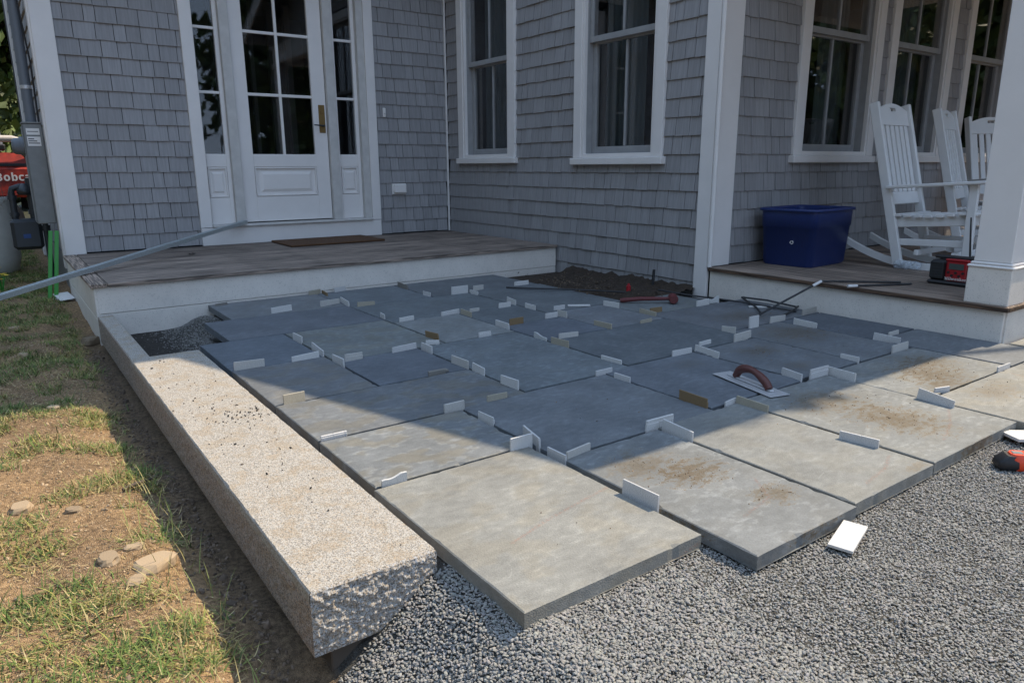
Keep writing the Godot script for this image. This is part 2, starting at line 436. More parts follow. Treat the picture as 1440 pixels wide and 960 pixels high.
func grain_bytes(size: int, freq: float, sd: int) -> PackedByteArray:
	# crystals: one flat value in each cell
	var n := FastNoiseLite.new()
	n.noise_type = FastNoiseLite.TYPE_CELLULAR
	n.cellular_return_type = FastNoiseLite.RETURN_CELL_VALUE
	n.fractal_type = FastNoiseLite.FRACTAL_NONE
	n.frequency = freq
	n.seed = sd
	return n.get_image(size, size).get_data()

func granite_material(v: float, tint: Color, sd: int, stains: bool, contrast := 1.0) -> StandardMaterial3D:
	var s := 1024
	var a := grain_bytes(s, 0.42, sd)
	var b := grain_bytes(s, 0.26, sd + 20)
	var c := noise_bytes(s, 0.008, 5, FastNoiseLite.TYPE_SIMPLEX_SMOOTH, sd + 40)
	var d := PackedByteArray()
	d.resize(s * s * 3)
	for i in s * s:
		var g := a[i] / 255.0
		var h := b[i] / 255.0
		var col := Color(0.84, 0.83, 0.81)
		if g < 0.13: col = Color(0.5, 0.49, 0.48)
		elif g < 0.26 or h < 0.10: col = Color(0.7, 0.69, 0.67)
		elif h > 0.72: col = Color(0.85, 0.8, 0.74)
		elif g > 0.7: col = Color(0.93, 0.92, 0.9)
		col = Color(clampf((col.r - 0.75) * contrast + 0.75, 0.1, 1), clampf((col.g - 0.75) * contrast + 0.75, 0.1, 1), clampf((col.b - 0.75) * contrast + 0.75, 0.1, 1))
		var w := c[i] / 255.0
		if stains and w > 0.5:
			col = col.lerp(Color(0.72, 0.6, 0.44), clampf((w - 0.5) * 1.6, 0, 0.34) * (0.3 + 0.7 * h))
		d[i * 3] = int(col.r * 255); d[i * 3 + 1] = int(col.g * 255); d[i * 3 + 2] = int(col.b * 255)
	var m := mat(Color(v, v, v) * tint, 0.85)
	with_maps(m, ImageTexture.create_from_image(Image.create_from_data(s, s, false, Image.FORMAT_RGB8, d)), normal_texture(a, s, 3.0), 0.22)
	return triplanar(m, Vector3.ONE * 1.05, true)

# one slab's own face: cloudy bluestone, pale trowel swirls and scuffs, rusty earth where it was spilled, a faint chalk line
func slab_material(sd: int, tone: Color, swirl: float, warm: float, spots: Array, chalk: Array, size: Vector2, res := 256) -> StandardMaterial3D:
	var r := RandomNumberGenerator.new()
	r.seed = 400 + sd
	var n0: PackedByteArray = pool[0]; var n1: PackedByteArray = pool[1]; var n2: PackedByteArray = pool[2]
	var o := [r.randi() % 512, r.randi() % 512, r.randi() % 512, r.randi() % 512]
	var d := PackedByteArray()
	d.resize(res * res * 3)
	var longest := maxf(size.x, size.y)
	var span := int(300.0 * longest)
	for y in res:
		for x in res:
			var u := float(x) / res
			var v := float(y) / res
			var px := int(u * span); var py := int(v * span)
			var a := n0[((py + o[0]) & 511) * 512 + ((px + o[1]) & 511)] / 255.0
			var b := n0[((py * 2 + o[2]) & 511) * 512 + ((px + px / 2 + o[3]) & 511)] / 255.0
			var c := n1[((py * 2 + o[1]) & 511) * 512 + ((px + o[2]) & 511)] / 255.0
			var g := n2[((py * 2 + o[3]) & 511) * 512 + ((px * 2 + o[0]) & 511)] / 255.0
			var k := 0.80 + 0.13 * (a - 0.5) + 0.10 * (c - 0.5) + 0.12 * (g - 0.5)
			var line := absf(b - 0.5) * 9.0
			if line < 1.0: k += swirl * 0.10 * (1.0 - line) * smoothstep(0.45, 0.6, c)
			if c > 0.69: k += 0.22 * (c - 0.69) * smoothstep(0.5, 0.62, a)
			var col := Color(k, k, k)
			col = col.lerp(Color(k * 1.1, k * 0.98, k * 0.78), warm * 0.6 * smoothstep(0.40, 0.72, b))
			for s in spots:
				var q := Vector2((u - s[0]) / s[2], (v - s[1]) / s[3]).length()
				if q < 1.0:
					var e := (1.0 - q) * 1.3 + (c - 0.5) * 1.7 + (g - 0.5) * 1.3
					col = col.lerp(Color(0.60, 0.49, 0.36) * (0.75 + 0.5 * g), clampf((e - 0.34) * 1.4, 0.0, 0.72) * s[4])
			for i in range(0, chalk.size() - 1):
				var w := Geometry2D.get_closest_point_to_segment(Vector2(u, v), chalk[i], chalk[i + 1]).distance_to(Vector2(u, v))
				if w < 0.011 and g > 0.5: col = col.lerp(Color(0.88, 0.58, 0.5), 0.38 * (1.0 - w / 0.011))
			var i3 := (y * res + x) * 3
			d[i3] = int(clampf(col.r, 0, 1) * 255); d[i3 + 1] = int(clampf(col.g, 0, 1) * 255); d[i3 + 2] = int(clampf(col.b, 0, 1) * 255)
	# scuffs and scratches, most of them pale
	for k in 26 + int(swirl * 30.0):
		var p := Vector2(r.randf() * size.x / longest, r.randf() * size.y / longest) * res
		var dir := Vector2.from_angle(r.randf_range(-0.5, 0.9) + (PI / 2 if r.randf() < 0.2 else 0.0))
		var bend := r.randf_range(-0.03, 0.03)
		var lift := r.randf_range(0.04, 0.13) * (-0.7 if r.randf() < 0.25 else 1.0)
		for q in r.randi_range(5, int(res * 0.13)):
			p += dir * 0.8
			dir = dir.rotated(bend)
			if p.x < 0 or p.y < 0 or p.x >= res or p.y >= res: break
			if r.randf() < 0.25: continue
			var i3 := (int(p.y) * res + int(p.x)) * 3
			for ch in 3: d[i3 + ch] = clampi(d[i3 + ch] + int(lift * 255), 0, 255)
	var m := mat(tone, 0.72)
	with_maps(m, ImageTexture.create_from_image(Image.create_from_data(res, res, false, Image.FORMAT_RGB8, d)))
	m.normal_enabled = true
	m.normal_texture = M.n_fine if sd % 2 == 0 else M.n_grit
	m.normal_scale = 0.16
	return triplanar(m, Vector3(1, 1, 1) / longest, false, Vector3(0.5 * size.x / longest, 0.5, 0.5 * size.y / longest))


func _ready():
	# camera
	var yaw := 0.6201; var pitch := 0.2401; var roll := -0.0056
	var right0 := Vector3(cos(yaw), 0, sin(yaw))
	var fwd0 := Vector3(sin(yaw), 0, -cos(yaw))
	var fwd := fwd0 * cos(pitch) - Vector3.UP * sin(pitch)
	var up := Vector3.UP * cos(pitch) + fwd0 * sin(pitch)
	var cam := Camera3D.new()
	cam.name = "camera"
	cam.transform = Transform3D(Basis(right0 * cos(roll) + up * sin(roll), up * cos(roll) - right0 * sin(roll), -fwd), Vector3(-4.5338, 0.9865, 7.6497))
	cam.fov = rad_to_deg(2.0 * atan(480.0 / 1008.6))
	cam.near = 0.05
	cam.far = 600.0
	add_child(cam)
	cam.current = true
	# sky, exposure
	var sky_m := ProceduralSkyMaterial.new()
	sky_m.sky_top_color = Color(0.585, 0.675, 0.80)
	sky_m.sky_horizon_color = Color(0.635, 0.71, 0.81)
	sky_m.sky_curve = 0.16
	sky_m.ground_horizon_color = Color(0.45, 0.45, 0.42)
	sky_m.ground_bottom_color = Color(0.25, 0.23, 0.2)
	var env := Environment.new()
	env.background_mode = Environment.BG_SKY
	env.sky = Sky.new()
	env.sky.sky_material = sky_m
	env.background_energy_multiplier = 1.82
	env.tonemap_mode = Environment.TONE_MAPPER_LINEAR
	env.tonemap_exposure = 1.32
	env.sdfgi_enabled = true
	env.ssao_enabled = true
	env.ssil_enabled = true
	var we := WorldEnvironment.new()
	we.name = "world_environment"
	we.environment = env
	add_child(we)
	# sun: over the porch roof, from the +x side
	var sun := DirectionalLight3D.new()
	sun.name = "sun"
	sun.light_energy = 1.55
	sun.light_color = Color(1.0, 0.93, 0.82)
	sun.light_angular_distance = 0.5
	sun.shadow_enabled = true
	add_child(sun)
	sun.look_at_from_position(Vector3(7.8, 10, 1.0), Vector3.ZERO, Vector3.UP)

	rng.seed = 20240
	noise_a.seed = 3; noise_a.frequency = 1.1; noise_a.fractal_octaves = 5
	noise_b.seed = 8; noise_b.frequency = 0.45; noise_b.fractal_octaves = 3
	make_materials()
	build_ground()
	build_entry_wall()
	build_wing_wall()
	build_porch_wall()
	build_side_wall()
	build_roofs()
	build_entry_deck()
	build_porch_deck()
	build_trees()
	build_granite()
	build_slabs()
	build_shims()
	build_porch_things()
	build_patio_things()
	build_side_things()
	build_gravel()
	build_grass()
	build_stones()


# ---------------------------------------------------------------- ground
func ground_y(x: float, z: float) -> float:
	var n := noise_a.get_noise_2d(x, z)
	var lawn := -0.185 + 0.035 * noise_b.get_noise_2d(x * 3.0, z * 3.0) + 0.022 * n - 0.05 * smoothstep(-4.36, -4.10, x) * smoothstep(1.9, 2.6, z) + 0.05 * smoothstep(-4.6, -5.6, x)
	lawn += 0.07 * smoothstep(1.6, 0.0, z)
	var bed := -0.052 + 0.004 * n
	if z > 2.0 and z < 3.52 and x < -3.3:      # the unfilled corner by the deck
		var pile := 0.12 * exp(-pow((x + 3.42) / 0.16, 2.0) - pow((z - 2.38) / 0.24, 2.0)) + 0.06 * exp(-pow((x + 3.55) / 0.12, 2.0) - pow((z - 3.0) / 0.35, 2.0))
		bed = -0.15 + 0.01 * n + pile
	bed += (0.014 * noise_b.get_noise_2d(x * 4.0, z * 4.0) + 0.011 * noise_a.get_noise_2d(x * 3.2, z * 3.2)) * smoothstep(6.55, 6.95, z)
	if z > 6.0:                                # the bed spills down past the end of the granite
		var k := smoothstep(-4.12, -3.62, x + 0.05 * n)
		return lerpf(lawn - 0.06 * smoothstep(5.9, 6.25, z) * smoothstep(-4.3, -4.1, x), bed + 0.015 * smoothstep(-3.5, -3.7, x) * smoothstep(6.9, 6.3, z), k)
	return lawn if x < -4.0 else bed

func build_ground():
	var xs := []
	var zs := []
	var v := -90.0
	while v < 90.0:
		xs.append(v)
		v += 0.025 if v > -5.5 and v < -3.2 else (0.06 if v > -7.0 and v < 1.5 else (1.0 if absf(v) < 14.0 else 12.0))
	v = -90.0
	while v < 90.0:
		zs.append(v)
		v += 0.025 if v > 1.6 and v < 7.9 else (0.08 if v > -4.0 and v < 9.0 else (1.0 if absf(v) < 18.0 else 12.0))
	var st := SurfaceTool.new()
	st.begin(Mesh.PRIMITIVE_TRIANGLES)
	st.set_smooth_group(0)
	for z in zs:
		for x in xs:
			var y := ground_y(x, z)
			var soil := Color(0.58, 0.385, 0.205).lerp(Color(0.44, 0.295, 0.165), clampf(noise_a.get_noise_2d(x * 2.0 + 9.0, z * 2.0) + 0.5, 0, 1))
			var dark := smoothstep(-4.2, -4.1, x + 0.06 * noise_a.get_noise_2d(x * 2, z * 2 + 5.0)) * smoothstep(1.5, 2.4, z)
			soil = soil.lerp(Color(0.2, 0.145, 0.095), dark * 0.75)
			var k := smoothstep(-4.1, -3.95, x + 0.06 * noise_a.get_noise_2d(x * 3, z * 3)) if z > 6.15 else (1.0 if x > -4.0 else 0.0)
			var bedc := Color(0.13, 0.13, 0.125)
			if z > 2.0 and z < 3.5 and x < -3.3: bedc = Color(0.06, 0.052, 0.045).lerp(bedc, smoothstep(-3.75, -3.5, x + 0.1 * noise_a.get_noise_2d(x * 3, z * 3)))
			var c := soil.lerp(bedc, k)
			# out of view: pale sandy ground, coloured to bounce warm light onto the walls
			c = c.lerp(Color(0.56, 0.45, 0.33), smoothstep(7.9, 8.6, z) if x > -4.2 else smoothstep(8.5, 10.0, z))
			if x > 8.0 and z > -6.0: c = Color(0.56, 0.45, 0.33)
			if absf(x) > 24.0 or z > 22.0 or z < -12.0 or x < -13.0: c = Color(0.09, 0.12, 0.045)
			st.set_color(c)
			st.add_vertex(Vector3(x, y, z))
	var nx := xs.size()
	for j in zs.size() - 1:
		for i in nx - 1:
			var a := j * nx + i
			for q in [a, a + 1, a + nx + 1, a, a + nx + 1, a + nx]: st.add_index(q)
	st.generate_normals()
	var g := put("ground", st.commit(), M.ground)
	tag(g, "brown dirt ground and grey stone base around the new patio", "", "", "structure")


# ---------------------------------------------------------------- walls
# In a wall's own axes x runs along it, y up, z outward; the shingles' face is near z = 0.
func sheathing(wall: Node3D, u0: float, u1: float, y0: float, y1: float, holes: Array, back := -0.16):
	var us := [u0, u1]
	var ys := [y0, y1]
	for h in holes:
		us.append(h.position.x); us.append(h.end.x); ys.append(h.position.y); ys.append(h.end.y)
	us.sort(); ys.sort()
	var g := Geo.new()
	for i in us.size() - 1:
		for j in ys.size() - 1:
			if us[i + 1] - us[i] < 0.001 or ys[j + 1] - ys[j] < 0.001: continue
			var c := Vector2((us[i] + us[i + 1]) / 2, (ys[j] + ys[j + 1]) / 2)
			var open := false
			for h in holes:
				if h.has_point(c): open = true
			if not open:
				g.box(Vector3(us[i], ys[j], back), Vector3(us[i + 1], ys[j + 1], -0.024))
	put("sheathing", g, M.gap_shade, wall)

func shingle_rows(wall: Node3D, u0: float, u1: float, y_first: float, step: float, rows: int, covers: Array, seen: Callable, most: int):
	# each shingle a wedge, thick at its butt; one shared mesh per thickness, stretched to its width
	var made := []
	for k in rows:
		var y := y_first + step * k
		var u := u0 - rng.randf() * 0.1
		while u < u1:
			var w := rng.randf_range(0.085, 0.2)
			var a := maxf(u, u0)
			var b := minf(u + w, u1)
			u += w
			var cuts := [[a, b]]
			for c in covers:
				if y > c.position.y + 0.03 - step and y + step < c.end.y + step and y >= c.position.y - 0.01:
					var nxt := []
					for s in cuts:
						if s[1] < c.position.x or s[0] > c.end.x: nxt.append(s)
						else:
							if s[0] < c.position.x: nxt.append([s[0], c.position.x])
							if s[1] > c.end.x: nxt.append([c.end.x, s[1]])
					cuts = nxt
			for s in cuts:
				if s[1] - s[0] > 0.02:
					made.append([s[0], s[1], y + rng.randf_range(-0.003, 0.0025), seen.call((s[0] + s[1]) / 2, y)])
	made.sort_custom(func(p, q): return p[3] > q[3])
	var rest := Geo.new()
	var left := 0
	var shared := []
	for k in 3:
		var t: float = [0.014, 0.018, 0.016][k]
		var g := Geo.new()
		g.hexa([Vector3(-0.5, 0, 0), Vector3(0.5, 0, 0), Vector3(0.5, 0, t), Vector3(-0.5, 0, t), Vector3(-0.5, step + 0.01, 0), Vector3(0.5, step + 0.01, 0), Vector3(0.5, step + 0.01, 0.0025), Vector3(-0.5, step + 0.01, 0.0025)])
		shared.append(g.mesh())
	for i in made.size():
		var s = made[i]
		var w: float = s[1] - s[0] - 0.005
		var at := Vector3((s[0] + s[1]) / 2, s[2], -0.012)
		if i < most:
			put("shingle", shared[rng.randi() % 3], M.shingles[rng.randi() % 6], wall, at, Basis(Vector3(0, 0, 1), rng.randf_range(-0.006, 0.006)) * Basis.from_scale(Vector3(w, 1, rng.randf_range(0.85, 1.2))))
		else:
			left += 1
			var t := 0.014
			rest.hexa([Vector3(-w / 2, 0, 0), Vector3(w / 2, 0, 0), Vector3(w / 2, 0, t), Vector3(-w / 2, 0, t), Vector3(-w / 2, step + 0.01, 0), Vector3(w / 2, step + 0.01, 0), Vector3(w / 2, step + 0.01, 0.0025), Vector3(-w / 2, step + 0.01, 0.0025)], Transform3D(Basis.IDENTITY, at))
	if left > 0:
		tag(put("smaller_shingles", rest, M.shingles[0], wall), "", "", "", "stuff")

func frame_of(called: String, lo: Vector2, hi: Vector2, w: Array, z0: float, z1: float, m: Material, parent: Node) -> MeshInstance3D:
	# a rectangular frame, w = widths left, right, bottom, top
	var g := Geo.new()
	g.cbox(Vector3(lo.x, lo.y, z0), Vector3(lo.x + w[0], hi.y, z1), 0.002)
	g.cbox(Vector3(hi.x - w[1], lo.y, z0), Vector3(hi.x, hi.y, z1), 0.002)
	g.cbox(Vector3(lo.x + w[0], lo.y, z0 + 0.001), Vector3(hi.x - w[1], lo.y + w[2], z1 - 0.001), 0.002)
	g.cbox(Vector3(lo.x + w[0], hi.y - w[3], z0 + 0.001), Vector3(hi.x - w[1], hi.y, z1 - 0.001), 0.002)
	return put(called, g, m, parent)

func pane(lo: Vector2, hi: Vector2, z: float, parent: Node):
	var g := Geo.new()
	g.box(Vector3(lo.x, lo.y, z - 0.002), Vector3(hi.x, hi.y, z + 0.002))
	put("pane", g, M.glass, parent)

# a double-hung window: outer casing edges u0..u1, casing foot y0, opening o0..o1
func build_window(wall: Node3D, label: String, u0: float, u1: float, o0: float, o1: float, y0: float, top: float, meet: float, curtains: Array):
	var win := base("window", Vector3.ZERO, Basis.IDENTITY, wall)
	tag(win, label)
	cb("casing_board", Vector3(u0, y0, -0.01), Vector3(o0 - 0.018, top + 0.13, 0.026), M.white, win)
	cb("casing_board", Vector3(o1 + 0.018, y0, -0.01), Vector3(u1, top + 0.13, 0.026), M.white, win)
	cb("casing_board", Vector3(o0 - 0.018, top + 0.018, -0.01), Vector3(o1 + 0.018, top + 0.13, 0.024), M.white, win)
	cb("sill", Vector3(u0 - 0.022, y0 - 0.062, -0.01), Vector3(u1 + 0.022, y0 - 0.001, 0.05), M.white, win, 0.005)
	frame_of("inner_trim", Vector2(o0 - 0.017, y0), Vector2(o1 + 0.017, top + 0.017), [0.03, 0.03, 0.035, 0.03], -0.02, 0.016, M.white, win)
	frame_of("jamb", Vector2(o0 - 0.015, y0 + 0.001), Vector2(o1 + 0.015, top + 0.015), [0.028, 0.028, 0.035, 0.028], -0.14, -0.021, M.sash, win)
	var lo := Vector2(o0 + 0.014, y0 + 0.037)
	var hi := Vector2(o1 - 0.014, top - 0.014)
	var mid := (lo.x + hi.x) / 2
	frame_of("upper_sash", Vector2(lo.x, meet), hi, [0.042, 0.042, 0.05, 0.05], -0.075, -0.04, M.sash, win)
	frame_of("lower_sash", lo, Vector2(hi.x, meet + 0.03), [0.05, 0.05, 0.06, 0.045], -0.125, -0.085, M.sash, win)
	cb("muntin", Vector3(mid - 0.011, meet + 0.052, -0.07), Vector3(mid + 0.011, hi.y - 0.052, -0.045), M.sash, win)
	cb("muntin", Vector3(mid - 0.011, lo.y + 0.062, -0.12), Vector3(mid + 0.011, meet - 0.018, -0.09), M.sash, win)
	pane(Vector2(lo.x + 0.04, meet + 0.048), Vector2(mid, hi.y - 0.048), -0.058, win)
	pane(Vector2(mid, meet + 0.048), Vector2(hi.x - 0.04, hi.y - 0.048), -0.058, win)
	pane(Vector2(lo.x + 0.048, lo.y + 0.058), Vector2(mid, meet - 0.014), -0.105, win)
	pane(Vector2(mid, lo.y + 0.058), Vector2(hi.x - 0.048, meet - 0.014), -0.105, win)
	for c in curtains:
		var g := Geo.new()
		var n := 28
		for k in n:
			var a := lerpf(c[0], c[1], float(k) / n)
			var b := lerpf(c[0], c[1], float(k + 1) / n)
			var za := -0.30 + 0.025 * sin(a * 75.0) + 0.012 * sin(a * 31.0)
			var zb := -0.30 + 0.025 * sin(b * 75.0) + 0.012 * sin(b * 31.0)
			g.quad(Vector3(a, 0.7, za), Vector3(b, 0.7, zb), Vector3(b, top + 0.2, zb), Vector3(a, top + 0.2, za), true)
		put("curtain", g, M.curtain if c[2] == 0 else M.lining, win)

func build_entry_wall():
	var wall := base("house_wall")
	tag(wall, "grey shingled house wall with the glazed white front door", "house wall")
	var door := Rect2(-2.76, 0.30, 1.74, 2.72)
	sheathing(wall, -4.02, 6.0, -0.3, 6.0, [door])
	shingle_rows(wall, -3.88, -0.012, 0.236, 0.1425, 40, [Rect2(-2.84, -1, 1.90, 4.22)], func(u, y): return (10.0 if y < 2.8 else 0.0) - absf(u + 2.0), 300)
	cb("corner_board", Vector3(-4.045, 0.1, -0.011), Vector3(-3.878, 6.0, 0.022), M.white, wall)
	cb("inner_corner_strip", Vector3(-0.022, 0.226, 0.002), Vector3(-0.001, 6.0, 0.022), M.white, wall)
	for s in [[-2.868, -2.757], [-1.02, -0.915]]:
		cb("door_casing", Vector3(s[0], 0.402, -0.011), Vector3(s[1], 3.08, 0.026), M.white, wall)
	cb("door_casing", Vector3(-2.868, 3.081, -0.011), Vector3(-0.915, 3.25, 0.03), M.white, wall)
	cb("kick_board", Vector3(-2.866, DECK_Y + 0.001, -0.011), Vector3(-0.917, 0.398, 0.024), M.white, wall)
	cb("door_sill", Vector3(-2.755, 0.399, -0.15), Vector3(-1.022, 0.425, 0.052), M.mullion, wall, 0.006)
	# door leaf
	var leaf := base("front_door", Vector3.ZERO, Basis.IDENTITY, wall)
	tag(leaf, "white glazed front door with a raised panel below the glass")
	var x0 := -2.412; var x1 := -1.474; var y0 := 0.437; var y1 := 2.98
	var g0 := -2.281; var g1 := -1.62; var gy := 1.117
	cb("stile", Vector3(x0, y0, -0.08), Vector3(g0, y1, -0.036), M.white, leaf)
	cb("stile", Vector3(g1, y0, -0.08), Vector3(x1, y1, -0.036), M.white, leaf)
	cb("rail", Vector3(g0, y0, -0.08), Vector3(g1, 0.69, -0.0365), M.white, leaf)
	cb("rail", Vector3(g0, 0.99, -0.08), Vector3(g1, gy, -0.0365), M.white, leaf)
	cb("rail", Vector3(g0, 2.86, -0.08), Vector3(g1, y1, -0.0365), M.white, leaf)
	raised_panel(leaf, Vector2(g0, 0.69), Vector2(g1, 0.99))
	var mx := (g0 + g1) / 2
	cb("muntin", Vector3(mx - 0.014, gy, -0.072), Vector3(mx + 0.014, 2.86, -0.044), M.white, leaf)
	for k in 2:
		var my: float = [1.70, 2.29][k]
		cb("muntin", Vector3(g0, my - 0.014, -0.071), Vector3(mx - 0.0145, my + 0.014, -0.045), M.white, leaf)
		cb("muntin", Vector3(mx + 0.0145, my - 0.014, -0.071), Vector3(g1, my + 0.014, -0.045), M.white, leaf)
	for r in [[gy, 1.70], [1.70, 2.29], [2.29, 2.86]]:
		pane(Vector2(g0 - 0.005, r[0]), Vector2(mx, r[1]), -0.058, leaf)
		pane(Vector2(mx, r[0]), Vector2(g1 + 0.005, r[1]), -0.058, leaf)
	var plate := cb("handle_plate", Vector3(-1.560, 1.34, -0.036), Vector3(-1.492, 1.625, -0.028), M.brass, leaf, 0.003)
	var lv := Geo.new()
	lv.tube([Vector3(0.004, -0.07, 0), Vector3(0.004, -0.07, 0.045)], 0.011, 10)
	lv.tube([Vector3(0.004, -0.07, 0.045), Vector3(-0.05, -0.068, 0.05), Vector3(-0.105, -0.064, 0.047)], [0.009, 0.0075, 0.006], 8)
	put("lever", lv, M.dark_metal, plate)
	var cy := Geo.new()
	cy.tube([Vector3(0.002, 0.075, 0), Vector3(0.002, 0.075, 0.016)], 0.018, 14)
	put("lock_cylinder", cy, M.brass, plate)
	# sidelights
	for s in [[-2.752, -2.545, -2.50], [-1.358, -1.135, -1.10]]:
		var sl := base("sidelight", Vector3.ZERO, Basis.IDENTITY, wall)
		var a: float = s[0]; var b: float = s[1]
		var sw := 0.012 if a < -2.0 else 0.02
		cb("stile", Vector3(a - 0.02, 0.426, -0.09), Vector3(a + sw, 2.98, -0.045), M.white, sl)
		cb("stile", Vector3(b - 0.004, 0.426, -0.09), Vector3(b + 0.035, 2.98, -0.045), M.white, sl)
		cb("rail", Vector3(a + sw, 0.426, -0.09), Vector3(b - 0.004, 0.69, -0.0455), M.white, sl)
		cb("rail", Vector3(a + sw, 0.99, -0.09), Vector3(b - 0.004, gy, -0.0455), M.white, sl)
		raised_panel(sl, Vector2(a + sw, 0.69), Vector2(b - 0.004, 0.99), -0.0455)
		for my in [1.70, 2.29]:
			cb("muntin", Vector3(a + sw, my - 0.013, -0.08), Vector3(b - 0.004, my + 0.013, -0.052), M.white, sl)
		for r in [[gy, 1.70], [1.70, 2.29], [2.29, 2.98]]:
			pane(Vector2(a + sw - 0.004, r[0]), Vector2(b, r[1]), -0.066, sl)
	cb("mullion", Vector3(-2.51, 0.4255, -0.10), Vector3(-2.418, 3.07, 0.012), M.mullion, wall)
	cb("mullion", Vector3(-1.468, 0.4255, -0.10), Vector3(-1.376, 3.07, 0.012), M.mullion, wall)
	cb("mullion", Vector3(-1.10, 0.4255, -0.10), Vector3(-1.021, 3.07, 0.012), M.mullion, wall)
	# outlet cover and bell push
	var oc := base("outlet_cover", Vector3(-0.672, 0.735, 0.0), Basis.IDENTITY, wall)
	cb("cover_plate", Vector3(-0.088, -0.06, 0.0), Vector3(0.088, 0.06, 0.02), M.white, oc, 0.004)
	cb("hinged_lid", Vector3(-0.075, -0.045, 0.0205), Vector3(0.082, 0.052, 0.05), M.white, oc, 0.008)
	var bell := cb("bell_push", Vector3(-0.832, 1.52, 0.0), Vector3(-0.798, 1.62, 0.022), M.white, wall, 0.006)
	put("button", dot(0.008, 0.006), M.mullion, bell, Vector3(0, -0.01, 0.011))
	# the dim hall behind the door
	var room := Geo.new()
	room.box(Vector3(-3.9, -0.2, -4.9), Vector3(5.9, 0.4, -0.17))
	room.box(Vector3(-3.9, 3.1, -4.9), Vector3(5.9, 3.2, -0.17))
	room.box(Vector3(-3.9, 0.4, -3.6), Vector3(0.1, 3.1, -3.5))
	room.box(Vector3(-0.4, 0.4, -3.5), Vector3(-0.3, 3.1, -0.17))
	put("hall", room, M.room, wall)
	for c in [[-1.14, -1.06], [-1.36, -1.28], [-2.05, -1.95], [-1.60, -1.55]]:
		cb("hall_trim", Vector3(c[0], 0.4, -2.2), Vector3(c[1], 3.0, -2.12), M.lining, wall)

func dot(r: float, h: float) -> ArrayMesh:
	var g := Geo.new()
	g.tube([Vector3.ZERO, Vector3(0, 0, h)], r, 12)
	return g.mesh()

func raised_panel(parent: Node, lo: Vector2, hi: Vector2, face := -0.0365):
	var g := Geo.new()
	g.box(Vector3(lo.x, lo.y, face - 0.03), Vector3(hi.x, hi.y, face - 0.013))
	var a := lo + Vector2(0.055, 0.045)
	var b := hi - Vector2(0.055, 0.045)
	if hi.x - lo.x < 0.4:
		a = lo + Vector2(0.035, 0.045); b = hi - Vector2(0.035, 0.045)
	var e := 0.03 if hi.x - lo.x > 0.4 else 0.02
	var z0 := face - 0.0129; var z1 := face - 0.002
	g.hexa([Vector3(a.x, a.y, z0), Vector3(b.x, a.y, z0), Vector3(b.x, b.y, z0), Vector3(a.x, b.y, z0),
		Vector3(a.x + e, a.y + e, z1), Vector3(b.x - e, a.y + e, z1), Vector3(b.x - e, b.y - e, z1), Vector3(a.x + e, b.y - e, z1)])
	# a moulding round the field
	for q in [[lo.x + 0.004, lo.y + 0.004, hi.x - 0.004, lo.y + 0.02], [lo.x + 0.004, hi.y - 0.02, hi.x - 0.004, hi.y - 0.004], [lo.x + 0.004, lo.y + 0.02, lo.x + 0.02, hi.y - 0.02], [hi.x - 0.02, lo.y + 0.02, hi.x - 0.004, hi.y - 0.02]]:
		g.cbox(Vector3(q[0], q[1], face - 0.0128), Vector3(q[2], q[3], face + 0.005), 0.004)
	put("raised_panel", g, M.white, parent)

func build_wing_wall():
	var wall := base("house_wall", Vector3.ZERO, Basis(Vector3(0, 0, 1), Vector3.UP, Vector3(-1, 0, 0)))
	tag(wall, "grey shingled house wall with two tall curtained windows beside the patio", "house wall")
	var top := 3.05
	sheathing(wall, 0.0, WING_Z - 0.02, -0.3, 6.0, [Rect2(0.415, 1.075, 0.85, top - 1.075), Rect2(2.455, 1.055, 0.87, top - 1.055)])
	shingle_rows(wall, 0.024, 3.85, -0.2175, 0.1430, 43, [Rect2(0.32, 1.03, 1.05, 2.11), Rect2(2.365, 1.01, 1.04, 2.13)], func(u, y): return u if y < 2.85 - 0.16 * u else u - 20.0, 300)
	cb("corner_board", Vector3(3.845, -0.055, -0.011), Vector3(3.972, 6.0, 0.024), M.white, wall)
	build_window(wall, "window next to the inner corner", 0.29, 1.40, 0.415, 1.265, 1.075, top, 2.055, [[0.40, 0.80, 0], [0.80, 0.95, 1]])
	build_window(wall, "window next to the porch corner", 2.335, 3.445, 2.455, 3.325, 1.055, top, 2.05, [[2.40, 2.95, 0], [3.20, 3.4, 0]])
	# downspout-like round trim at the outer corner, with its bracket
	var g := Geo.new()
	g.tube([Vector3(3.992, PORCH_Y + 0.002, 0.012), Vector3(3.992, 3.0, 0.012)], 0.019, 12)
	g.tube([Vector3(3.992, 0.60, 0.012), Vector3(3.992, 0.60, 0.034)], 0.008, 8)
	put("corner_bead", g, M.white, wall)
	var room := Geo.new()
	room.box(Vector3(-0.1, -0.2, -5.9), Vector3(3.75, 0.35, -0.17))
	room.box(Vector3(-0.1, 3.1, -5.9), Vector3(3.75, 3.2, -0.17))
	room.box(Vector3(-0.1, 0.35, -5.9), Vector3(3.75, 3.1, -5.8))
	put("room", room, M.room, wall)

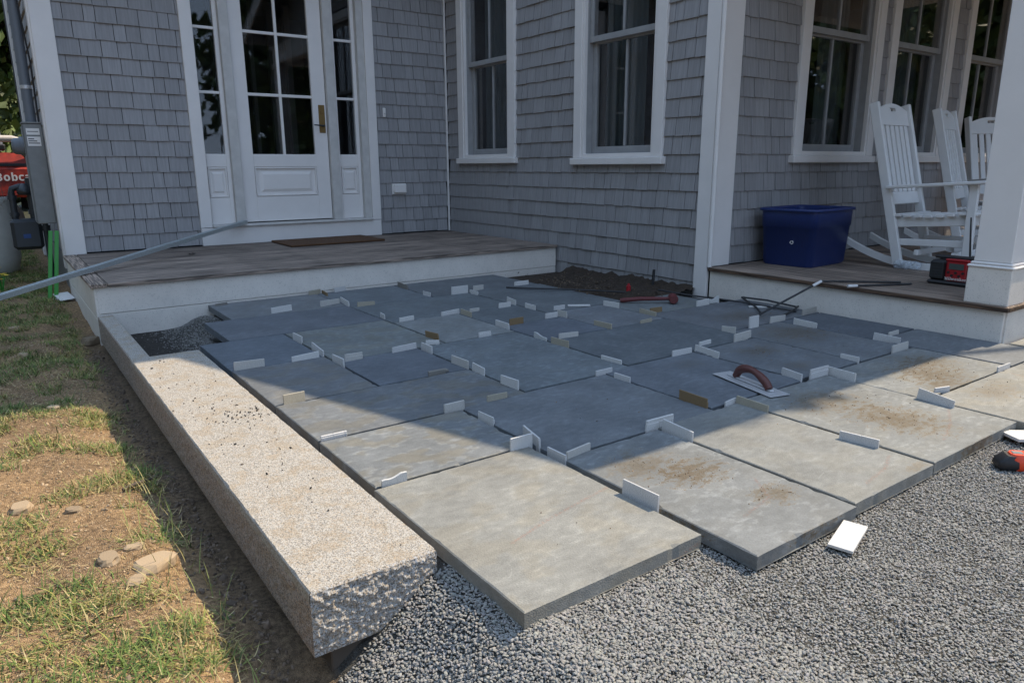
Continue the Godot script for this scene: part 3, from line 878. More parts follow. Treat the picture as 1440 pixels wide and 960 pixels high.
func build_porch_wall():
	var wall := base("house_wall", Vector3(0, 0, WING_Z))
	tag(wall, "grey shingled house wall under the porch behind the rocking chairs", "house wall")
	var top := 3.05
	var holes := []
	for s in [[1.105, 2.105], [2.485, 3.445], [3.975, 4.935]]:
		holes.append(Rect2(s[0], 1.06, s[1] - s[0], top - 1.06))
	sheathing(wall, 0.02, 6.0, -0.3, 6.0, holes)
	shingle_rows(wall, 0.232, 5.9, 0.2085, 0.1433, 40, [Rect2(1.01, 1.02, 1.19, 2.12), Rect2(2.39, 1.02, 1.15, 2.12), Rect2(3.88, 1.02, 1.15, 2.12)], func(u, y): return 9.0 - u - (20.0 if y > 2.75 else 0.0), 300)
	cb("corner_board", Vector3(5.86, -0.05, -0.012), Vector3(6.03, 6.0, 0.022), M.white, wall)
	cb("corner_board", Vector3(0.02, PORCH_Y + 0.001, -0.012), Vector3(0.234, 6.0, 0.022), M.white, wall)
	build_window(wall, "window left of the rocking chairs", 0.982, 2.222, 1.105, 2.105, 1.06, top, 2.05, [[1.75, 2.15, 0]])
	build_window(wall, "window behind the nearest rocking chair", 2.362, 3.568, 2.485, 3.445, 1.06, top, 2.05, [[2.95, 3.5, 0]])
	build_window(wall, "window partly hidden by the porch column", 3.852, 5.06, 3.975, 4.935, 1.06, top, 2.05, [[3.9, 4.25, 0]])

func build_side_wall():
	# the wall that runs back from the corner board on the left
	var wall := base("house_wall", Vector3(-4.04, 0, 0), Basis(Vector3(0, 0, 1), Vector3.UP, Vector3(-1, 0, 0)))
	tag(wall, "narrow sliver of grey side wall behind the electric meter box", "house wall")
	sheathing(wall, -4.98, -0.02, -0.3, 6.0, [])
	shingle_rows(wall, -3.4, -0.14, 0.236, 0.1425, 40, [], func(u, y): return 5.0 + u - (20.0 if y > 2.9 else 0.0), 300)
	cb("corner_board", Vector3(-0.135, 0.1, -0.011), Vector3(0.0, 6.0, 0.02), M.white, wall)
	cb("corner_board", Vector3(-3.56, -0.1, -0.011), Vector3(-3.4, 6.0, 0.02), M.white, wall)
	cb("foundation", Vector3(-4.9, -0.4, -0.2), Vector3(-0.15, 0.2, -0.004), M.box_grey, wall)

func build_roofs():
	# out of frame above, but they throw the patio's shadow and show in the door's glass
	var up := base("house_roof")
	tag(up, "main house roof above the walls with an eave shading the entry, out of view", "roof")
	var g := Geo.new()
	g.hexa([Vector3(-4.4, 6.0, 0.25), Vector3(6.4, 6.0, 0.25), Vector3(6.4, 6.0, -5.3), Vector3(-4.4, 6.0, -5.3), Vector3(-4.4, 7.7, -2.3), Vector3(6.4, 7.7, -2.3), Vector3(6.4, 7.7, -2.7), Vector3(-4.4, 7.7, -2.7)])
	g.hexa([Vector3(-0.25, 6.0, 4.2), Vector3(6.4, 6.0, 4.2), Vector3(6.4, 6.0, -2.5), Vector3(-0.25, 6.0, -2.5), Vector3(2.9, 7.6, 4.2), Vector3(3.2, 7.6, 4.2), Vector3(3.2, 7.6, -2.5), Vector3(2.9, 7.6, -2.5)])
	g.box(Vector3(-4.4, 3.32, -0.1), Vector3(-0.02, 3.42, 0.55))  # unseen eave over the door, placed to keep sun off the entry wall
	put("roof_slope", g, M.box_grey, up)
	var back := Geo.new()
	back.box(Vector3(-4.0, -0.3, -5.0), Vector3(6.0, 6.0, -4.9))
	back.box(Vector3(5.9, -0.3, -4.9), Vector3(6.0, 6.0, 3.9))
	put("rear_wall", back, M.shingles[5], up)
	# lean-to porch roof: eave at z = 6.34, rising to the wall
	var pr := base("porch_roof")
	tag(pr, "white boarded lean-to porch roof carried by the square column, out of view", "roof")
	var lo := Vector3(-0.4, 3.4, 6.34)
	var hi := Vector3(-0.4, 4.46, 3.99)
	var q := Geo.new()
	q.hexa([lo + Vector3(0, -0.05, 0), lo + Vector3(6.8, -0.05, 0), hi + Vector3(6.8, -0.05, 0), hi + Vector3(0, -0.05, 0), lo, lo + Vector3(6.8, 0, 0), hi + Vector3(6.8, 0, 0), hi])
	put("roof_slope", q, M.box_grey, pr)
	var rk := Geo.new()
	rk.hexa([lo + Vector3(-0.004, -0.25, -0.02), lo + Vector3(0.03, -0.25, -0.02), hi + Vector3(0.03, -0.25, 0), hi + Vector3(-0.004, -0.25, 0), lo + Vector3(-0.004, -0.052, -0.02), lo + Vector3(0.03, -0.052, -0.02), hi + Vector3(0.03, -0.052, 0), hi + Vector3(-0.004, -0.052, 0)])
	put("rake_board", rk, M.white, pr)
	cb("eave_fascia", Vector3(-0.4, 3.15, 6.30), Vector3(6.4, 3.347, 6.325), M.white, pr)
	cb("beam", Vector3(0.02, 2.80, 5.84), Vector3(6.2, 3.08, 6.06), M.white, pr)
	cb("beam", Vector3(0.02, 2.80, 3.985), Vector3(0.22, 3.08, 5.838), M.white, pr)
	cb("porch_ceiling", Vector3(0.02, 3.082, 3.985), Vector3(6.2, 3.11, 6.29), M.white, pr)
	var gab := Geo.new()
	gab.prism([Vector2(6.25, 3.11), Vector2(3.985, 3.11), Vector2(3.985, 4.15), Vector2(6.25, 3.2)], 0, 0.05, Transform3D(Basis(Vector3(0, 0, 1), Vector3.UP, Vector3(-1, 0, 0)), Vector3(0.08, 0, 0)))
	put("gable_siding", gab, M.shingles[0], pr)


# ---------------------------------------------------------------- decks
func build_entry_deck():
	var d := base("entry_deck")
	tag(d, "low grey-brown timber deck with white skirting before the front door", "deck")
	var x0 := -4.068; var z1 := 2.112
	var n := 14
	var w := (z1 - 0.14 - 0.004 - 0.024) / n
	for k in n:
		cb("deck_board", Vector3(-3.962, DECK_Y - 0.025, 0.024 + w * k + 0.005), Vector3(-0.016, DECK_Y + rng.randf_range(-0.001, 0.001), 0.024 + w * (k + 1) - 0.005), M.deck[rng.randi() % 4], d, 0.003)
	cb("border_board", Vector3(-3.962, DECK_Y - 0.027, z1 - 0.138), Vector3(-0.016, DECK_Y, z1), M.deck[0], d, 0.004)
	cb("border_board", Vector3(x0, DECK_Y - 0.027, 0.026), Vector3(-3.966, DECK_Y, z1), M.porch[2], d, 0.004)
	cb("skirt_board", Vector3(-4.035, 0.012, z1 - 0.05), Vector3(-0.018, DECK_Y - 0.028, z1 - 0.026), M.skirt, d)
	cb("skirt_board", Vector3(-4.034, -0.30, z1 - 0.05), Vector3(-0.019, 0.009, z1 - 0.027), M.skirt, d)
	cb("skirt_board", Vector3(-4.05, -0.02, 0.03), Vector3(-4.026, DECK_Y - 0.028, z1 - 0.028), M.skirt, d)
	cb("skirt_board", Vector3(-4.049, -0.32, 0.031), Vector3(-4.027, -0.023, z1 - 0.029), M.skirt, d)
	for k in 5:
		cb("joist", Vector3(-4.0 + k * 0.97, -0.1, 0.05), Vector3(-3.96 + k * 0.97, DECK_Y - 0.03, z1 - 0.06), M.bark, d)

func build_porch_deck():
	var d := base("porch_deck")
	tag(d, "raised brown porch deck holding the rocking chairs and blue bin", "deck")
	var n := 40
	var w := 0.142
	for k in n:
		var x := -0.012 + w * k
		cb("deck_board", Vector3(x + 0.003, PORCH_Y - 0.022, 3.992), Vector3(x + w - 0.0035, PORCH_Y + rng.randf_range(-0.001, 0.001), 6.066), M.porch[rng.randi() % 4], d, 0.003)
	cb("nosing", Vector3(-0.026, PORCH_Y - 0.028, 3.992), Vector3(-0.0125, PORCH_Y - 0.001, 6.078), M.nosing, d, 0.003)
	cb("nosing", Vector3(-0.012, PORCH_Y - 0.028, 6.0665), Vector3(5.6, PORCH_Y - 0.002, 6.079), M.nosing, d, 0.003)
	cb("skirt_board", Vector3(0.0, -0.03, 3.99), Vector3(0.022, PORCH_Y - 0.029, 6.052), M.skirt, d)
	cb("skirt_board", Vector3(0.0225, -0.03, 6.04), Vector3(5.6, PORCH_Y - 0.029, 6.062), M.skirt, d)
	cb("foundation_post", Vector3(0.04, -0.3, 5.9), Vector3(0.2, -0.032, 6.035), M.box_grey, d)
	for k in 4:
		cb("foundation_post", Vector3(1.4 * k + 1.3, -0.3, 4.0), Vector3(1.4 * k + 1.4, PORCH_Y - 0.03, 6.03), M.bark, d)
	var c := base("porch_column", Vector3(0, PORCH_Y, 0))
	tag(c, "square white porch column on a plinth at the deck corner", "column")
	cb("plinth", Vector3(0.0, 0.0, 5.832), Vector3(0.228, 0.205, 6.06), M.skirt, c, 0.004)
	cb("plinth_moulding", Vector3(-0.008, 0.2055, 5.826), Vector3(0.236, 0.222, 6.068), M.white, c, 0.007)
	cb("plinth_moulding", Vector3(0.004, 0.2225, 5.838), Vector3(0.224, 0.238, 6.056), M.white, c, 0.006)
	cb("shaft", Vector3(0.016, 0.2385, 5.85), Vector3(0.212, 2.50, 6.044), M.white, c, 0.004)
	cb("capital", Vector3(-0.004, 2.5005, 5.83), Vector3(0.232, 2.592, 6.064), M.white, c, 0.008)


# ---------------------------------------------------------------- planting in the background
func scatter(called: String, mesh: Mesh, m: Material, where: Array, tints: Array, parent: Node = self) -> MultiMeshInstance3D:
	var mm := MultiMesh.new()
	mm.transform_format = MultiMesh.TRANSFORM_3D
	mm.use_colors = true
	mm.mesh = mesh
	mm.instance_count = where.size()
	for i in where.size():
		mm.set_instance_transform(i, where[i])
		mm.set_instance_color(i, tints[i])
	var o := MultiMeshInstance3D.new()
	o.name = numbered(called, parent)
	o.multimesh = mm
	o.material_override = m
	parent.add_child(o, true)
	return o

func white_mesh(g: Geo) -> ArrayMesh:
	return g.mesh()

func leaf_mesh() -> ArrayMesh:
	var g := Geo.new()
	var a := Vector3(0, 0, 0); var b := Vector3(0.3, 0.06, 0.5); var c := Vector3(0, 0, 1.0); var d := Vector3(-0.3, 0.06, 0.5)
	g.tri(a, b, c); g.tri(a, c, d)
	return g.mesh()

func random_basis(s: float) -> Basis:
	return Basis.from_euler(Vector3(rng.randf() * TAU, rng.randf() * TAU, rng.randf() * TAU)).scaled(Vector3.ONE * s)

func tree(label: String, at: Vector3, h: float, r: float, leaves: int, size: float, low := 0.25, hue := 0.0, bough := []):
	var t := base("broadleaf_tree", at)
	tag(t, label, "tree", "trees around the house")
	var g := Geo.new()
	g.tube([Vector3(0, -0.2, 0), Vector3(0.05, h * 0.2, 0.03), Vector3(-0.04, h * 0.45, 0.05), Vector3(0.05, h * 0.75, 0)], [r * 0.085, r * 0.065, r * 0.05, r * 0.02], 9)
	put("trunk", g, M.bark, t)
	var b := Geo.new()
	var clumps := []
	for k in 46:
		var a := rng.randf() * TAU
		var f := sqrt(rng.randf())
		var y := lerpf(low, 1.0, rng.randf()) * h
		var taper := sin(clampf((y / h - low) / (1.0 - low), 0.06, 0.97) * PI * 0.86 + 0.25)
		var p := Vector3(cos(a) * f * r * taper, y, sin(a) * f * r * taper)
		clumps.append([p, rng.randf_range(0.16, 0.34) * r, rng.randf_range(0.7, 1.25)])
		if k % 3 == 0:
			var s := Vector3(0, clampf(y * 0.6, h * 0.15, h * 0.7), 0)
			b.tube([s, s.lerp(p, 0.55) + Vector3(0, 0.04 * h, 0), p], [r * 0.03, r * 0.018, r * 0.006], 6, false)
	tag(put("branches", b, M.bark, t), "", "", "", "stuff")
	var where := []
	var tints := []
	for k in leaves:
		var c = clumps[rng.randi() % clumps.size()]
		var dir: Vector3 = Vector3(rng.randfn(), rng.randfn() * 0.75, rng.randfn()) * c[1] * 0.55
		where.append(Transform3D(random_basis(size * rng.randf_range(0.6, 1.3)), c[0] + dir))
		var v: float = c[2] * rng.randf_range(0.65, 1.3)
		tints.append(Color(v * (1.0 + hue + rng.randf() * 0.2), v, v * 0.85))
	tag(scatter("crown", leaf_mesh(), M.leaf, where, tints, t), "", "", "", "stuff")
	if bough.size() > 1:
		var bg := Geo.new()
		bg.tube([Vector3(0, h * 0.6, 0), (bough[1] as Vector3) - at, (bough[0] as Vector3) - at], [0.09, 0.03, 0.01], 6, false)
		put("bough", bg, M.bark, t)
		var bw := []
		var bt := []
		for k in 110:
			var p := (bough[0] as Vector3).lerp(bough[1], rng.randf()) - at
			bw.append(Transform3D(random_basis(rng.randf_range(0.10, 0.17)), p + Vector3(rng.randfn() * 0.15, rng.randfn() * 0.12, rng.randfn() * 0.05)))
			bt.append(Color(1, 1, 0.85))
		tag(scatter("bough_leaves", leaf_mesh(), M.leaf, bw, bt, t), "", "", "", "stuff")

func build_trees():
	tree("tall dark tree seen past the left house corner", Vector3(-5.3, -0.1, -11.5), 9.0, 3.0, 9000, 0.26, 0.12)
	tree("light green tree left of the tall dark one", Vector3(-8.6, -0.1, -13.0), 8.0, 2.8, 7000, 0.26, 0.1, 0.25)
	tree("dense dark tree filling the gap behind the loader", Vector3(-6.6, -0.1, -14.5), 8.5, 3.4, 14000, 0.3, 0.03, 0.05)
	tree("dense tree low behind the meter box", Vector3(-3.6, -0.1, -16.5), 8.0, 3.2, 12000, 0.3, 0.02)
	tree("tree rising behind the house on the left", Vector3(-2.2, -0.1, -15.0), 11.0, 3.4, 6000, 0.3, 0.12)
	# behind the camera: only their mirror images show, in the window panes
	tree("tree across the drive facing the porch windows", Vector3(14.0, -0.1, 21.0), 10.0, 4.2, 7000, 0.42, 0.08, 0.2)
	tree("second tree across the drive, further along", Vector3(23.0, -0.1, 24.0), 11.0, 4.8, 7000, 0.45, 0.08, 0.1)
	tree("tree across the drive facing the front door", Vector3(5.2, -0.1, 20.0), 9.0, 3.4, 6000, 0.4, 0.08)
	# out of view: a tree whose bough is placed to dapple the roof's shadow edge
	tree("tall unseen tree beyond the porch end, its bough dappling the roof shadow", Vector3(11.0, -0.1, 9.0), 11.0, 3.2, 5000, 0.3, 0.3, 0.1, [Vector3(4.2, 8.1, 6.76), Vector3(5.5, 8.1, 6.70)])
	for k in 9:  # out of view, placed to darken what the porch panes reflect
		var d := deg_to_rad(18.0 + 9.0 * k)
		tree(["unseen tree at the near end of the drive, darkening the porch panes", "unseen tree second along the drive, darkening the porch panes", "unseen tree third along the drive, darkening the porch panes", "unseen tree fourth along the drive, darkening the porch panes", "unseen tree fifth along the drive, darkening the porch panes", "unseen tree sixth along the drive, darkening the porch panes", "unseen tree seventh along the drive, darkening the porch panes", "unseen tree eighth along the drive, darkening the porch panes", "unseen tree at the far end of the drive, darkening the porch panes"][k], Vector3(2.0 + 24.0 * sin(d), -0.1, 4.0 + 24.0 * cos(d)), 11.0 + 1.7 * (k % 3), 4.8, 9000, 0.7, 0.02, 0.1 * (k % 2))
	for k in 5:
		tree(["tree east of the house, northernmost", "tree east of the house, second from the north", "tree east of the house, middle one", "tree east of the house, second from the south", "tree east of the house, southernmost"][k], Vector3(27.0 + 2.0 * (k % 2), -0.1, -14.0 + 6.5 * k), 9.0 + k % 3, 4.6, 6000, 0.6, 0.03, 0.06 * k)
	for k in 6:  # out of view, placed to keep low sky light off the wing wall
		tree(["unseen tall hedge-like tree darkening the wing wall from opposite, first along", "unseen broad tree darkening the wing wall from opposite, second along", "unseen round tree darkening the wing wall from opposite, third along", "unseen dense tree darkening the wing wall from opposite, fourth along", "unseen wide tree darkening the wing wall from opposite, fifth along", "unseen dark tree darkening the wing wall from opposite, last along"][k], Vector3(-15.0 - 1.5 * (k % 2), -0.1, -8.0 + 5.0 * k), 10.0 + (k % 3), 4.2, 4200, 0.5, 0.04, 0.1 * (k % 3))
	tree("tree at the back of the lawn on the left", Vector3(-22.0, -0.1, 6.0), 9.0, 3.8, 5000, 0.42, 0.08)
	tree("tree behind the lawn near the drive", Vector3(-23.0, -0.1, -2.0), 10.0, 4.2, 5000, 0.45, 0.08)


# ---------------------------------------------------------------- granite
func patch(g: Geo, o: Vector3, du: Vector3, dv: Vector3, nu: int, nv: int, amp: float, sd: float, edge := 0.1):
	var n := du.cross(dv).normalized()
	var grid := []
	for j in nv + 1:
		var row := []
		for i in nu + 1:
			var u := float(i) / nu
			var v := float(j) / nv
			var p := o + du * u + dv * v
			var f := minf(minf(u, 1.0 - u) * du.length(), minf(v, 1.0 - v) * dv.length())
			var k := smoothstep(0.0, edge, f)
			var h := noise_a.get_noise_3d(p.x * 9 + sd, p.y * 9, p.z * 9) * 0.6 + noise_a.get_noise_3d(p.x * 42, p.y * 42 + sd, p.z * 42) * 1.1 + 0.25
			row.append(p + n * amp * h * k)
		grid.append(row)
	for j in nv:
		for i in nu:
			g.quad(grid[j][i], grid[j][i + 1], grid[j + 1][i + 1], grid[j + 1][i], false)

func build_granite():
	var s := base("granite_step", Vector3(-3.87, 0, 4.2))
	tag(s, "long pale granite step with a rough split end beside the lawn", "step")
	var x0 := -0.18; var x1 := 0.165; var z0 := -0.71; var z1 := 1.94; var y0 := -0.172; var y1 := 0.004
	var e := 0.005
	var wear := func(z: float, off: float) -> float: return 0.0035 + 0.002 * noise_a.get_noise_2d(z * 7.0, off) + 0.004 * smoothstep(0.28, 0.5, noise_a.get_noise_2d(z * 9.0, off + 40.0))
	var top := Geo.new()
	var prev := []
	for j in 161:
		var z := lerpf(z0 + e, z1 - e, j / 160.0)
		var l: float = wear.call(z, 1.0)
		var r: float = wear.call(z, 60.0)
		var row := [Vector3(x0, y1 - l * 1.3, z)]
		for i in 13:
			var x := lerpf(x0 + l, x1 - r, i / 12.0)
			row.append(Vector3(x, y1 + 0.0012 * noise_a.get_noise_2d(x * 12.0, z * 12.0), z))
		row.append(Vector3(x1, y1 - r * 1.3, z))
		row.append(Vector3(x1, y1 - 0.03, z))
		row.push_front(Vector3(x0, y1 - 0.03, z))
		if j > 0:
			for i in row.size() - 1: top.quad(row[i], row[i + 1], prev[i + 1], prev[i])
		prev = row
	put("tread", top, M.gran_top, s)
	var side := Geo.new()
	patch(side, Vector3(x0, y0, -2.085), Vector3(0, 0, z1 + 2.085), Vector3(0, y1 - y0 - 0.03, 0), 180, 8, 0.004, 2.0, 0.02)
	side.quad(Vector3(x0, y1 - 0.03, -2.085), Vector3(x0, y1 - 0.03, z0 + e), Vector3(x0, y1 - e, z0 + e), Vector3(x0, y1 - e, -2.085))
	side.quad(Vector3(x0, y1 - e, -2.085), Vector3(x0, y1 - e, z0 + e), Vector3(x0 + e, y1, z0 + e), Vector3(x0 + e, y1, -2.085))
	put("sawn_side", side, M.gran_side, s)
	var rest := Geo.new()
	rest.quad(Vector3(x1, y0, z1), Vector3(x1, y0, z0), Vector3(x1, y1 - 0.03, z0), Vector3(x1, y1 - 0.03, z1))
	rest.quad(Vector3(x1, y0, z0), Vector3(-0.083, y0, z0), Vector3(-0.083, y1 - e, z0), Vector3(x1, y1 - e, z0))
	rest.quad(Vector3(x1, y1 - e, z0), Vector3(-0.083, y1 - e, z0), Vector3(-0.083, y1, z0 + e), Vector3(x1 - e, y1, z0 + e))
	rest.quad(Vector3(x0, y0, z0), Vector3(x1, y0, z0), Vector3(x1, y0, z1), Vector3(x0, y0, z1))
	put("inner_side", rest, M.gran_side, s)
	var front := Geo.new()
	patch(front, Vector3(x0, y0, z1), Vector3(x1 - x0, 0, 0), Vector3(0, y1 - y0 - e, 0), 120, 60, 0.010, 3.0, 0.01)
	front.quad(Vector3(x0, y1 - e, z1), Vector3(x1, y1 - e, z1), Vector3(x1 - e, y1, z1 - e), Vector3(x0 + e, y1, z1 - e))
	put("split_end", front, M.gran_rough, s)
	var arm := Geo.new()
	arm.quad(Vector3(x0 + e, y1, z0 + e), Vector3(-0.083 - e, y1, z0 + e), Vector3(-0.083 - e, y1, -2.085), Vector3(x0 + e, y1, -2.085))
	arm.quad(Vector3(-0.083, y0, z0), Vector3(-0.083, y0, -2.085), Vector3(-0.083, y1 - e, -2.085), Vector3(-0.083, y1 - e, z0))
	arm.quad(Vector3(-0.083, y1 - e, z0), Vector3(-0.083, y1 - e, -2.085), Vector3(-0.083 - e, y1, -2.085), Vector3(-0.083 - e, y1, z0 + e))
	put("narrow_arm", arm, M.gran_top, s)
	var f := cb("footing", Vector3(-4.0, -0.42, 2.2), Vector3(-3.72, -0.173, 6.115), mat(lin(0.085, 0.07, 0.055), 0.95), self, 0.004)
	tag(f, "dark footing under the long granite step", "footing")
	# grit left on the tread
	crumbs("stone_crumbs", "dark grit and crumbs lying on the granite step", [[-3.80, 4.75, 0.09, 0.12, 70], [-3.9, 4.5, 0.12, 0.5, 60], [-3.85, 5.3, 0.13, 0.6, 40], [-3.95, 3.9, 0.08, 0.3, 12]], 0.005, [Color(0.05, 0.045, 0.04), Color(0.12, 0.1, 0.08), Color(0.02, 0.02, 0.02)], 0.004, 0.012)

func stone_mesh(sd: int, flat := 0.7) -> ArrayMesh:
	var r := RandomNumberGenerator.new()
	r.seed = sd
	var ico := []
	var t := (1.0 + sqrt(5.0)) / 2.0
	for v in [Vector3(-1, t, 0), Vector3(1, t, 0), Vector3(-1, -t, 0), Vector3(1, -t, 0), Vector3(0, -1, t), Vector3(0, 1, t), Vector3(0, -1, -t), Vector3(0, 1, -t), Vector3(t, 0, -1), Vector3(t, 0, 1), Vector3(-t, 0, -1), Vector3(-t, 0, 1)]:
		var p: Vector3 = (v as Vector3).normalized() * r.randf_range(0.62, 1.15)
		ico.append(Vector3(p.x * 1.15, p.y * flat, p.z * 0.85) * 0.5)
	var g := Geo.new()
	for f in [[0, 11, 5], [0, 5, 1], [0, 1, 7], [0, 7, 10], [0, 10, 11], [1, 5, 9], [5, 11, 4], [11, 10, 2], [10, 7, 6], [7, 1, 8], [3, 9, 4], [3, 4, 2], [3, 2, 6], [3, 6, 8], [3, 8, 9], [4, 9, 5], [2, 4, 11], [6, 2, 10], [8, 6, 7], [9, 8, 1]]:
		g.out3(ico[f[0]], ico[f[1]], ico[f[2]], Vector3.ZERO)
	return g.mesh()

func crumbs(called: String, label: String, spots: Array, y: float, cols: Array, smin: float, smax: float):
	var where := []
	var tints := []
	for s in spots:
		for k in s[4]:
			var x: float = s[0] + rng.randfn() * s[2] * 0.55
			var z: float = s[1] + rng.randfn() * s[3] * 0.55
			var q := rng.randf_range(smin, smax) * rng.randf_range(0.5, 1.0)
			where.append(Transform3D(random_basis(q), Vector3(x, y + q * 0.15, z)))
			tints.append(cols[rng.randi() % cols.size()])
	tag(scatter(called, stone_mesh(77), M.stone_c, where, tints), label, "crumbs", "", "stuff")


# ---------------------------------------------------------------- the patio
func build_slabs():
	# name, x0, x1, z0, z1, label, tone, swirl, warmth, earth spots in metres from the corner [x, z, rx, rz, strength], chalk line
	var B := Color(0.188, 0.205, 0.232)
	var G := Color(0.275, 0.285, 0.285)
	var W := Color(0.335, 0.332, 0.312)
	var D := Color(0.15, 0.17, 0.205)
	var rows := [
		[-3.335, -2.518, 2.118, 2.740, "grey-green bluestone slab at the deck skirting, leftmost of its row", G.lerp(B, 0.4), 0.3, 0.1, [], []],
		[-2.510, -1.831, 2.118, 2.800, "dark bluestone slab at the deck skirting, middle of its row", B, 0.3, 0.0, [], []],
		[-1.823, -0.800, 2.118, 2.806, "wide bluestone slab at the deck skirting, next to the soil bed", B.lerp(G, 0.3), 0.3, 0.0, [], []],
		[-2.510, -1.516, 2.812, 3.480, "long bluestone slab in the second row from the deck", B, 0.3, 0.1, [], []],
		[-3.508, -2.520, 2.750, 3.364, "long bluestone slab with its left end over the gravel pit", B, 0.4, 0.0, [], []],
		[-3.675, -3.193, 3.372, 4.030, "dark blue slab against the granite step's shaded end", D, 0.5, 0.0, [], []],
		[-3.672, -3.193, 4.038, 4.698, "slab cut corner to corner by the shadow, beside the granite step", B.lerp(G, 0.5), 0.4, 0.4, [], []],
		[-3.181, -2.521, 3.372, 4.162, "mottled grey slab right of the dark blue one", G.lerp(B, 0.35), 0.6, 0.3, [], []],
		[-2.511, -2.026, 3.490, 4.162, "pale grey slab with brown-stained shim at its left joint", G.lerp(B, 0.2), 0.4, 0.1, [], []],
		[-2.014, -1.516, 3.490, 3.996, "small square dark slab under the brown wooden shim", B, 0.4, 0.0, [], []],
		[-2.014, -1.516, 4.006, 4.452, "small dark slab in front of the brown wooden shim", D.lerp(B, 0.4), 0.4, 0.0, [], []],
		[-1.504, -0.785, 2.816, 3.832, "grey slab along the soil bed under a thin black bar", B.lerp(G, 0.25), 0.3, 0.0, [], []],
		[-1.504, -1.006, 3.844, 4.452, "grey slab left of the red mallet", B.lerp(G, 0.35), 0.3, 0.1, [], []],
		[-2.014, -1.004, 4.464, 5.134, "wide slate-blue slab left of the strapping, without spots", B, 0.5, 0.0, [], []],
		[-3.181, -2.704, 4.172, 4.696, "plain dark slab just left of the central slab", D.lerp(B, 0.5), 0.3, 0.0, [], []],
		[-2.692, -2.027, 4.174, 5.168, "largest central slab with pale scuffs", B, 0.8, 0.1, [], []],
		[-3.672, -2.704, 4.708, 5.200, "wide slab left of the central one, half in sun", B.lerp(G, 0.45), 0.6, 0.5, [], []],
		[-0.994, -0.275, 3.844, 4.300, "grey slab on which the red mallet lies", B.lerp(G, 0.5), 0.3, 0.2, [], []],
		[-0.994, -0.015, 4.312, 4.950, "slab under the tangle of black strapping", B.lerp(G, 0.3), 0.3, 0.1, [[0.45, 0.4, 0.3, 0.2, 0.45]], []],
		[-0.994, -0.492, 4.962, 5.794, "slab with a round dark spot beside the porch-side slab", B.lerp(G, 0.25), 0.4, 0.1, [[0.3, 0.25, 0.3, 0.25, 0.6]], []],
		[-0.478, -0.012, 4.962, 5.586, "dark blue slab along the porch skirting", D.lerp(B, 0.5), 0.3, 0.0, [], []],
		[-0.478, -0.006, 5.598, 6.288, "slab half in sun at the porch corner", B.lerp(G, 0.3), 0.5, 0.0, [], []],
		[-1.367, -0.492, 5.808, 6.288, "slab strewn with brown earth across the shadow's edge", G, 0.5, 0.2, [[0.42, 0.3, 0.25, 0.2, 0.95], [0.62, 0.2, 0.2, 0.16, 0.8], [0.3, 0.42, 0.2, 0.1, 0.8]], []],
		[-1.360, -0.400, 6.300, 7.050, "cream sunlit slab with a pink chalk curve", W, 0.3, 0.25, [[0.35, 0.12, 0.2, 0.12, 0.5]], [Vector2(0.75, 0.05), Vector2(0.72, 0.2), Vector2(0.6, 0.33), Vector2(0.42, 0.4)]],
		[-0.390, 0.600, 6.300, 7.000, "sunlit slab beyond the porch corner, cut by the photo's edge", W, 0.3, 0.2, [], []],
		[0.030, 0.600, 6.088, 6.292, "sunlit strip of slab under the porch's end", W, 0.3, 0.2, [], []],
		[-2.205, -1.542, 5.146, 5.816, "blue slab on which the trowel lies", B, 0.4, 0.0, [[0.45, 0.15, 0.15, 0.1, 0.25]], []],
		[-1.528, -1.006, 5.146, 5.794, "grey-blue slab right of the trowel with rusty flecks", B.lerp(G, 0.2), 0.4, 0.1, [[0.3, 0.2, 0.2, 0.12, 0.5], [0.2, 0.5, 0.15, 0.08, 0.4]], []],
		[-2.052, -1.377, 5.830, 6.640, "front slab with a large smear of brown mud in the sun", G, 0.8, 0.15, [[0.33, 0.5, 0.2, 0.26, 1.0], [0.3, 0.22, 0.24, 0.16, 0.7]], [Vector2(0.3, 0.9), Vector2(0.55, 0.82), Vector2(0.8, 0.7)]],
		[-2.556, -2.066, 5.842, 6.645, "clean grey front slab, two along from the buff one", G.lerp(W, 0.35), 0.3, 0.15, [[0.42, 0.78, 0.1, 0.03, 0.5]], [Vector2(0.2, 0.93), Vector2(0.4, 0.9), Vector2(0.55, 0.84)]],
		[-3.048, -2.570, 5.862, 6.658, "grey front slab flecked with rusty earth beside the buff one", G.lerp(B, 0.3), 0.9, 0.1, [[0.27, 0.34, 0.17, 0.12, 1.0], [0.18, 0.2, 0.17, 0.14, 0.7], [0.36, 0.6, 0.11, 0.08, 0.8]], [Vector2(0.2, 0.8), Vector2(0.4, 0.76), Vector2(0.5, 0.62)]],
		[-3.046, -2.216, 5.182, 5.846, "grey slab in front of the central one, dotted with crumbs", B.lerp(G, 0.3), 0.4, 0.05, [], []],
		[-3.672, -3.058, 5.214, 5.690, "swirl-marked slab cut by the shadow, behind the buff one", B.lerp(G, 0.6), 1.0, 0.6, [], []],
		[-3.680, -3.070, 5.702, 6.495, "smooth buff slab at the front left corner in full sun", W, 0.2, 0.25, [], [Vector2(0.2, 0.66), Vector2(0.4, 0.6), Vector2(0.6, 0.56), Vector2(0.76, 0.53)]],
	]
	var i := 0
